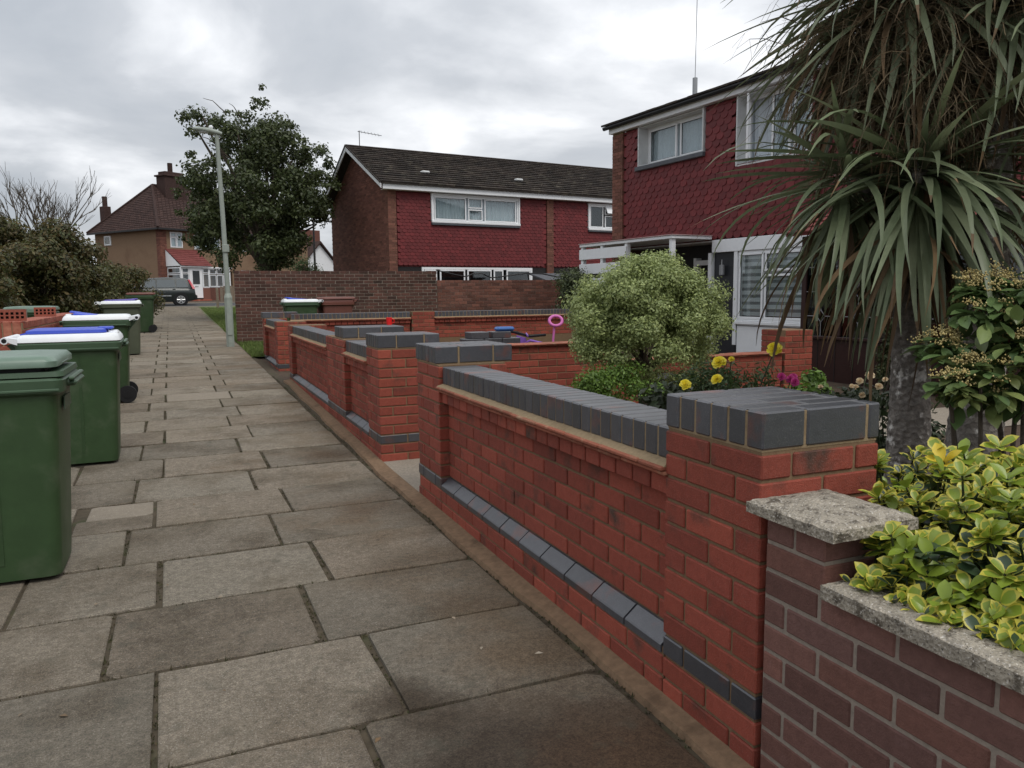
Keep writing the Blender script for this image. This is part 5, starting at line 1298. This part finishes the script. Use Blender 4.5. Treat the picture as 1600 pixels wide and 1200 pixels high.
# flowers
def flower(P, m, loc, r, petals=30, name='flower', seed=0):
    g = G(); rr = random.Random(seed); 
    for k in range(petals):
        ring = k/petals; a = k*2.4+rr.uniform(-.2, .2); tilt = .02+1.4*(1-ring); L = r*(.52+.36*ring); w = L*.85
        u = Vector((math.cos(a)*math.cos(tilt), math.sin(a)*math.cos(tilt), math.sin(tilt))); b = Vector((-math.sin(a), math.cos(a), 0)); n_ = u.cross(b)
        o = -u*.02*r
        pts = [o, o+u*L*.5+b*w*.5+n_*L*.12, o+u*L*.92+b*w*.34-n_*L*.10, o+u*L-n_*L*.18, o+u*L*.92-b*w*.34-n_*L*.10, o+u*L*.5-b*w*.5+n_*L*.12, o+u*L*.55-n_*L*.10]
        g.add(pts, [(0, 1, 6), (1, 2, 6), (2, 3, 6), (3, 4, 6), (4, 5, 6), (5, 0, 6)])
    o = g.build(name, m, P, smooth=1.2); o.location = loc; o.rotation_euler = (Vector((-.55+rr.uniform(-.3, .3), -.65+rr.uniform(-.3, .3), .6+rr.uniform(-.2, .3))).to_track_quat('Z', 'Y')).to_euler(); return o
def rosebush(label, loc, flowers, m, r, seed, blobs, n=2500, cat='rose bush', name='rose_bush'):
    t = plant(name, label, cat, loc); g = G(); rr = random.Random(seed)
    for f_ in flowers:
        limb(g, (rr.uniform(-.1, .1), rr.uniform(-.1, .1), 0), (f_[0]-loc[0], f_[1]-loc[1], f_[2]-loc[2]-.01), .006, .003, sag=.03, wob=.02, sides=5)
    g.build('stem', M['f_rose'], t)
    for k, f_ in enumerate(flowers): flower(t, m, (f_[0]-loc[0], f_[1]-loc[1], f_[2]-loc[2]), f_[3] if len(f_) > 3 else r, seed=seed+k)
    leafcloud('foliage', M['f_rose'], t, blobs, n, .05, shell=.2, up=.5, seed=seed, asp=.55)
rosebush('rose bush with large bright yellow blooms showing above the near blue capped pier', (2.5, 3.3, 0), [(2.45, 3.12, .975, .046), (2.78, 3.10, 1.03, .050), (2.20, 3.05, .885, .036), (2.36, 3.02, .905, .036), (2.55, 3.15, .985, .020)], M['petaly'], .036, 51,
         [(rnd.uniform(-.3, .3), rnd.uniform(-.15, .15), rnd.uniform(.2, .78), .10, .10, .08) for k in range(14)], 1800)
rosebush('rose bush with cream and apricot blooms in front of the dark brown porch', (3.4, 3.1, 0), [(3.4, 3.12, .83), (3.53, 3.17, .85, .034), (3.51, 3.05, .84, .02), (3.33, 2.93, .825), (3.17, 2.89, .795, .022), (3.2, 3.2, .80, .02), (3.44, 3.21, .79, .018), (3.3, 3.05, .81, .02), (3.62, 3.0, .80, .02)], M['petalc'], .026, 52,
         [(rnd.uniform(-.32, .34), rnd.uniform(-.25, .2), rnd.uniform(.25, .76), .11, .11, .09) for k in range(34)], 5500)
rosebush('low plant with magenta pink flower heads behind the near pier, beside the yellow green foliage', (3.32, 3.62, 0), [(3.28, 3.59, .815), (3.33, 3.57, .80), (3.38, 3.6, .805), (3.30, 3.5, .79)], M['petalp'], .034, 53,
         [(rnd.uniform(-.15, .2), rnd.uniform(-.1, .1), rnd.uniform(.3, .72), .09, .09, .07) for k in range(10)], 1200, 'flowering plant', 'pink_flower')

# single large leaves as parts
CAMP = Vector((0, 0, CH))
def scatter(P, name, meshes, tfs, nobj=300, mats=None, two=None):
    """tfs: list of (variant, location, euler, scale) relative to P. nearest nobj become objects, the rest one stuff mesh"""
    base = Vector(P.location)
    tfs = sorted(tfs, key=lambda q: (Vector(q[1])+base-CAMP).length)
    for vi, loc, eu, sc in tfs[:nobj]:
        o = bpy.data.objects.new(name, meshes[vi]); link(o, P, loc, eu); o.scale = (sc, sc, sc)
    if len(tfs) > nobj:
        V = []; F = []; MI = []; n0 = 0; mat_l = []
        for vi, loc, eu, sc in tfs[nobj:]:
            me = meshes[vi]; mw = Matrix.LocRotScale(Vector(loc), __import__('mathutils').Euler(eu), Vector((sc, sc, sc)))
            V += [tuple(mw @ v.co) for v in me.vertices]
            for p in me.polygons:
                mm = me.materials[p.material_index]
                if mm not in mat_l: mat_l.append(mm)
                F.append(tuple(q+n0 for q in p.vertices)); MI.append(mat_l.index(mm))
            n0 += len(me.vertices)
        me2 = bpy.data.meshes.new(name); me2.from_pydata(V, [], F)
        for mm in mat_l: me2.materials.append(mm)
        me2.polygons.foreach_set('material_index', MI); me2.shade_smooth(); me2.set_sharp_from_angle(angle=1.2)
        o = bpy.data.objects.new(name, me2); link(o, P); o['kind'] = 'stuff'
def broad_leaf(L, w, m_in, m_edge, curl=.2, name='leaf', edge=.72):
    """obovate leaf along +x with an inner blade and a differently coloured margin"""
    n = 5; g = G(); c = []; 
    def prof(t): return w*math.sin(math.pi*min(1, t**1.15))**.8*(.75+.35*t)
    rows = []
    for k in range(n+1):
        t = k/n; x = L*t; z = -curl*L*t*t; wv = max(.0006, prof(t)); 
        rows.append([(x, -wv, z+wv*.28), (x, -wv*edge, z+wv*.16), (x, 0, z), (x, wv*edge, z+wv*.16), (x, wv, z+wv*.28)])
    v = [p for r in rows for p in r]
    for k in range(n):
        for j in range(4):
            a = k*5+j; last = (k == n-1)
            g_f = (a, a+1, a+6, a+5); g.f.append(g_f); g.mi.append(1 if (j in (0, 3) or last) else 0)
    g.v = v
    me = g.mesh(name, [m_in, m_edge], smooth=1.2); return me

# variegated bush
t = plant('variegated_bush', 'yellow and green variegated bush spilling over the concrete coping at the bottom right', 'bush', (1.85, 1.05, .0))
lv = [broad_leaf(.050, .015, M['eu_g'], M['eu_y'], .10), broad_leaf(.046, .016, M['eu_g'], M['eu_y'], .3), broad_leaf(.042, .014, M['eu_d'], M['eu_y'], .2), broad_leaf(.046, .015, M['eu_yy'], M['eu_yy'], .15), broad_leaf(.052, .016, M['eu_d'], M['eu_d'], .25), broad_leaf(.046, .015, M['eu_g'], M['eu_g'], .2)]
tfs = []; rr = random.Random(77); stems = G()
shoots = []
for k in range(1700):
    x = rr.uniform(1.42, 2.25); y = rr.uniform(.60, 1.72)
    # bush surface: bulges over the wall, higher at the back
    hgt = .655+.17*min(1, (x-1.42)/.45)**.8-.10*max(0, (x-2.0))-.05*max(0, (y-1.45)/.2)
    if x < 1.66 and y > 1.42: continue
    if y > 1.32 and x < 1.72: continue
    hgt += .05*math.sin(x*23+y*9)+.04*math.sin(y*31)
    depth = rr.random()**1.6*.30
    shoots.append((x, y, max(.54 if x > 1.65 else .635, hgt-depth), depth))
core = []
for x, y, z, dp in shoots[:1150]:
    out = Vector((-.55 if x < 1.75 else -.1, -.15, 1)).normalized()
    axis = (out+Vector((rr.uniform(-.45, .45), rr.uniform(-.45, .45), rr.uniform(-.1, .3)))).normalized()
    q = axis.to_track_quat('Z', 'Y')
    bright = rr.random()
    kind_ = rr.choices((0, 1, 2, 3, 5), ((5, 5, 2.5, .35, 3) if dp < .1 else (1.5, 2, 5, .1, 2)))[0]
    stems.tube([Vector((x, y, z))-Vector(t.location)-axis*.10, Vector((x, y, z))-Vector(t.location)], [.004, .0025], 5)
    nl = rr.choice((5, 6, 7, 8))
    for i in range(nl):
        az = i*2.4+rr.uniform(-.3, .3); el = .95-.85*(i/nl)+rr.uniform(-.15, .15)   # outer leaves flatter
        dv = q @ Vector((math.cos(az)*math.cos(el), math.sin(az)*math.cos(el), math.sin(el)))
        up_ = q @ Vector((0, 0, 1))
        xax = dv.normalized(); yax = up_.cross(xax).normalized(); zax = xax.cross(yax)
        eu = Matrix((xax, yax, zax)).transposed().to_euler()
        tfs.append((kind_ if rr.random() < .85 else rr.choice((0, 1, 2)), tuple(Vector((x, y, z))-Vector(t.location)-axis*.018*(i/nl)), tuple(eu), rr.uniform(.72, 1.25)))
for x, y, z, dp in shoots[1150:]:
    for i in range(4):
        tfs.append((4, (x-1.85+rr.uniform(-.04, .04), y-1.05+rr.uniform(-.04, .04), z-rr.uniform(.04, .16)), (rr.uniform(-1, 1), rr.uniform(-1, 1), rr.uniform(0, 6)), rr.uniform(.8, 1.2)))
for k in range(60):
    tfs.append((4, (rr.uniform(1.50, 1.62)-1.85, rr.uniform(1.10, 1.33)-1.05, rr.uniform(.64, .74)), (rr.uniform(-.6, .6), rr.uniform(-.8, .4), rr.uniform(2, 4.4)), rr.uniform(.9, 1.3)))
stems.build('stem', M['f_rose'], t, kind='stuff')
scatter(t, 'leaf', lv, tfs, 300)

# broad-leaved shrub with clusters of tan buds
t = plant('budding_shrub', 'broad leaved shrub with clusters of tan buds, at the right edge beside the palms', 'shrub', (2.6, 1.75, 0))
lb = [broad_leaf(.085, .020, M['berry_leaf'], M['berry_leaf'], .25), broad_leaf(.075, .022, M['berry_leaf'], M['berry_leaf'], .4), broad_leaf(.095, .021, M['berry_leaf'], M['berry_leaf'], .12)]
tfs = []; g = G(); rr = random.Random(12); bv = []; heads = []
for (cx, cy, cz_, rx, rz, nn_) in ((2.62, 1.84, 1.27, .17, .13, 40), (2.46, 1.90, 1.12, .085, .06, 14), (2.44, 1.74, 1.03, .12, .075, 24), (2.58, 1.62, 1.14, .11, .09, 18), (2.38, 1.80, 1.0, .07, .045, 9), (2.60, 1.70, .98, .12, .07, 14), (2.70, 1.66, 1.30, .13, .13, 20), (2.66, 1.74, 1.14, .12, .10, 16)):
    limb(g, (0, 0, 0), (cx-2.6, cy-1.75, cz_-.03), .013, .006, wob=.03, sides=6)
    for k in range(nn_):
        a = rr.uniform(0, 6.28); e_ = rr.uniform(-.4, 1.4); u = rr.uniform(.6, 1)
        heads.append((cx+rx*u*math.cos(a)*math.cos(e_), cy+rx*u*math.sin(a)*math.cos(e_), cz_+rz*u*math.sin(e_)))
for hx, hy, hz in heads:
    for k in range(26):
        bv.append((hx+rr.gauss(0, .014), hy+rr.gauss(0, .014), hz+abs(rr.gauss(0, .011))+.008, rr.uniform(.003, .0048)))
    for k in range(6):
        az = rr.uniform(0, 6.28); tfs.append((rr.choice((0, 1, 2)), (hx-2.6+rr.uniform(-.02, .02), hy-1.75+rr.uniform(-.02, .02), hz-.015-rr.uniform(0, .03)), (rr.uniform(-.5, .5), rr.uniform(-.35, .5), az), rr.uniform(.6, 1.05)))
for k in range(170):
    tfs.append((rr.choice((1, 2)), (rr.uniform(-.16, .16), rr.uniform(-.12, .14), rr.uniform(.92, 1.28)), (rr.uniform(-.5, .5), rr.uniform(0, .7), rr.uniform(0, 6.28)), rr.uniform(.8, 1.25)))
g.build('stem', M['bark'], t)
o8 = np.array([(1, 0, 0), (-1, 0, 0), (0, 1, 0), (0, -1, 0), (0, 0, 1), (0, 0, -1)]); f8 = np.array([(0, 2, 4), (2, 1, 4), (1, 3, 4), (3, 0, 4), (2, 0, 5), (1, 2, 5), (3, 1, 5), (0, 3, 5)])
bv = np.array(bv); V = (bv[:, None, :3]-np.array([2.6, 1.75, 0])+o8[None]*bv[:, None, 3:]).reshape(-1, 3); F = (f8[None]+6*np.arange(len(bv))[:, None, None]).reshape(-1, 3)
fast('flower_bud', V, F, M['bud'], t, smooth=True, kind='stuff')
scatter(t, 'leaf', lb, tfs, 300)

# cordylines
def sword(L, w, elev, droop, m, twist=0., n=9, name='leaf'):
    g = G(); x = z = 0.; pts = []
    for k in range(n+1):
        t_ = k/n; a = elev-droop*t_**1.6
        pts.append((x, z)); x += L/n*math.cos(a); z += L/n*math.sin(a)
    V = []
    for k, (x, z) in enumerate(pts):
        t_ = k/n; wv = w*min(1., .45+2.2*t_)*(1-t_**2.6)+.0006; a = elev-droop*t_**1.6; tw = twist*t_
        nx, nz = -math.sin(a), math.cos(a)
        for s_ in (-1, 0, 1):
            lift = (abs(s_)*wv*.30); yv = s_*wv*math.cos(tw); off = lift+s_*wv*math.sin(tw)
            V.append((x+nx*off, yv, z+nz*off))
    F = []
    for k in range(n):
        for j in (0, 1): F.append((k*3+j, k*3+j+1, k*3+j+4, k*3+j+3))
    tip = rnd.choice((n, n, n, n-1)) if name == 'leaf' else n
    g.v = V; g.f = F; g.mi = [1 if i_//2 >= tip else 0 for i_ in range(len(F))]; return g.mesh(name, [m, M['c_dead']], smooth=1.4)
green = []; 
for e_ in (80, 62, 45, 28, 10, -8, -28, -48, -65):
    for dr_, L in ((18, .70), (55, .74), (88, .68)):
        green.append((e_, sword(L, .0168, R(e_), R(min(dr_, e_+88)), M['c_leaf'], twist=R(rnd.uniform(-35, 35)))))
dead = [sword(L, .013, R(e_), R(d_), M['c_dead'], R(rnd.uniform(-90, 90)), name='dead_leaf') for e_, d_, L in ((-40, 48, .55), (-58, 30, .62), (-70, 18, .50), (-20, 68, .58), (-62, 26, .70))]
def head(tg, td, c, base, n, nd, lo, hi, rr, sc=1., spread=.05):
    for k in range(n):
        e_ = R(lo)+(R(hi)-R(lo))*(k+.5)/n
        # even spread over the sphere band
        ee = math.degrees(math.asin(math.sin(R(lo))+(math.sin(R(hi))-math.sin(R(lo)))*rr.random()))
        c_ = [i for i, q in enumerate(green) if abs(q[0]-ee) < 13]
        az = rr.uniform(0, 6.2832); vi = rr.choice(c_ or [0])
        p = (c[0]-base[0]+spread*math.cos(az)*math.cos(R(ee)), c[1]-base[1]+spread*math.sin(az)*math.cos(R(ee)), c[2]-base[2]+.10*math.sin(R(ee)))
        tg.append((vi, p, (rr.uniform(-.25, .25), rr.uniform(-.08, .08), az), sc*rr.uniform(.82, 1.12)))
    for k in range(nd):
        az = rr.uniform(0, 6.2832); z = rr.uniform(-.34, -.04)
        td.append((rr.randrange(len(dead)), (c[0]-base[0]+.07*math.cos(az), c[1]-base[1]+.07*math.sin(az), c[2]-base[2]+z), (rr.uniform(-.3, .3), rr.uniform(-.1, .1), az), rr.uniform(.75, 1.15)))
def trunk(P, pts, rad, name='trunk', rings=60):
    base = Vector(P.location); g = G(); rr = random.Random(len(pts)); out = []; pr = []
    P_ = [Vector(p)-base for p in pts]
    for i in range(len(P_)-1):
        m_ = max(2, int((P_[i+1]-P_[i]).length/.018))
        for k in range(m_):
            t_ = k/m_; out.append(P_[i].lerp(P_[i+1], t_)); pr.append((rad[i]+(rad[i+1]-rad[i])*t_)*(1+.035*((len(pr) % 3) == 0)+rr.uniform(-.012, .012)))
    out.append(P_[-1]); pr.append(rad[-1]); g.tube(out, pr, 18); return g.build(name, M['pbark'], P, smooth=.5)
rp = random.Random(23)
c1 = (2.90, 2.36, 0)
t = plant('cordyline_palm', 'palm nearest the brick pier, pale blotched trunk, drooping sword leaves at mid height', 'palm', c1)
trunk(t, [(2.90, 2.36, -.05), (2.885, 2.36, .30), (2.87, 2.36, .8), (2.86, 2.37, 1.30), (2.88, 2.38, 1.75), (2.95, 2.50, 2.55)], [.118, .104, .082, .070, .060, .05])
tg, td = [], []
head(tg, td, (2.82, 2.32, 1.80), c1, 230, 75, -74, 24, rp, 1.04)
head(tg, td, (2.68, 2.58, 1.80), c1, 90, 20, -70, 30, rp, .9)
head(tg, td, (2.86, 2.49, 2.60), c1, 300, 170, -62, 80, rp, 1.10)
head(tg, td, (3.24, 2.72, 1.95), c1, 70, 20, -55, 60, rp, .95)
scatter(t, 'leaf', [q[1] for q in green], tg, 300); scatter(t, 'dead_leaf', dead, td, 300)
# shoots that carry the side heads
g = G(); limb(g, (-.03, .01, 1.35), (-.10, .26, 1.9), .04, .05, wob=.01); limb(g, (-.03, .01, 1.3), (.34, .36, 1.93), .04, .05, wob=.01, sag=-.1); g.build('side_branch', M['pbark'], t, smooth=1.)
c2 = (2.76, 1.98, 0)
t2 = plant('cordyline_palm', 'palm with the thicker grey trunk, right of the other and behind the budding shrub', 'palm', c2)
trunk(t2, [(2.74, 1.97, -.05), (2.755, 1.98, .35), (2.79, 2.0, .8), (2.90, 2.06, 1.3), (3.03, 2.14, 1.9), (3.12, 2.2, 2.45)], [.135, .118, .095, .066, .055, .05])
tg, td = [], []
head(tg, td, (3.13, 2.21, 2.48), c2, 230, 130, -55, 85, rp, 1.05)
head(tg, td, (3.30, 1.95, 2.15), c2, 60, 60, -60, 70, rp, 1.)
scatter(t2, 'leaf', [q[1] for q in green], tg, 300); scatter(t2, 'dead_leaf', dead, td, 300)
# dry drooping flower stalks, a brown tangle between the heads
def tangle(P, c, base, n, seed, rx=.55, rz=.5):
    rr = np.random.RandomState(seed); V = []; F = []
    for k in range(n):
        a = rr.rand()*6.28; r0 = rr.rand()*.15; p = np.array([r0*math.cos(a), r0*math.sin(a), rr.uniform(-.05, .25)]); d_ = np.array([math.cos(a)*rr.uniform(.3, 1), math.sin(a)*rr.uniform(.3, 1), rr.uniform(-.2, .9)])
        L = rr.uniform(.25, .55); pts = []
        for i in range(7): pts.append(p.copy()); d_ = d_+np.array([rr.randn()*.18, rr.randn()*.18, -.32+rr.randn()*.15]); p = p+d_/np.linalg.norm(d_)*L/6
        for i in range(6):
            w = .0030*(1-i/8); b_ = np.array([rr.randn(), rr.randn(), rr.randn()]); b_ /= np.linalg.norm(b_); o = len(V)
            V += [pts[i]-b_*w, pts[i]+b_*w, pts[i+1]+b_*w*.9, pts[i+1]-b_*w*.9]; F.append((o, o+1, o+2, o+3))
            if i > 1 and rr.rand() < .8:
                e_ = pts[i]+np.array([rr.randn(), rr.randn(), rr.randn()-.4])*.05; o = len(V); V += [pts[i]-b_*w*.6, pts[i]+b_*w*.6, e_+b_*w*.4, e_-b_*w*.4]; F.append((o, o+1, o+2, o+3))
    V = np.array(V)+np.array(c)-np.array(base); fast('dry_flower_stalk', V, np.array(F), M['twig'], P, kind='stuff')
tangle(t, (2.82, 2.42, 2.20), c1, 430, 5); tangle(t, (2.60, 2.52, 2.16), c1, 210, 6); tangle(t, (2.70, 2.44, 2.36), c1, 300, 7); tangle(t2, (2.98, 2.18, 2.1), c2, 380, 8); tangle(t2, (3.02, 2.2, 2.35), c2, 400, 9); tangle(t, (2.74, 2.30, 2.02), c1, 260, 10)
t = thing('garden_lamp', 'small copper coloured lamp on a stake beside the second palm trunk', 'garden lamp', (3.27, 2.31, 0)); G().tube([(0, 0, 0), (0, 0, 1.38)], .008, 6).build('stake', M['black'], t); G().cbox(-.028, .028, -.028, .028, 1.37, 1.43, .006).build('lantern_box', mat('copper', (.45, .22, .06), .35, .05, metal=.6), t)

# litter on the path
rr = random.Random(4); g = G()
for k in range(46):
    x = rr.uniform(-1.1, 1.25); y = rr.uniform(1.7, 12); s = rr.uniform(.006, .018); a = rr.uniform(0, 6.28); z = zg(y)+.004
    c_, s_ = math.cos(a)*s, math.sin(a)*s
    g.add([(x-c_, y-s_, z), (x+s_*.5, y-c_*.5, z+.003), (x+c_, y+s_, z), (x-s_*.5, y+c_*.5, z+.004)], [(0, 1, 2, 3)])
g.build('leaf_litter', mat('leaf_litter', (.14, .085, .04), .8, .5, (.30, .26, .20), island=True), kind='stuff')
o = G().tube([(-.04, 0, .004), (.0, .004, .006), (.045, .0, .004)], .003, 5).build('twig', M['slabl'], None, label='pale twig lying on a paving slab near the wall', cat='twig'); o.location = (.63, 4.35, 0.003); o.rotation_euler = (0, 0, -.6)
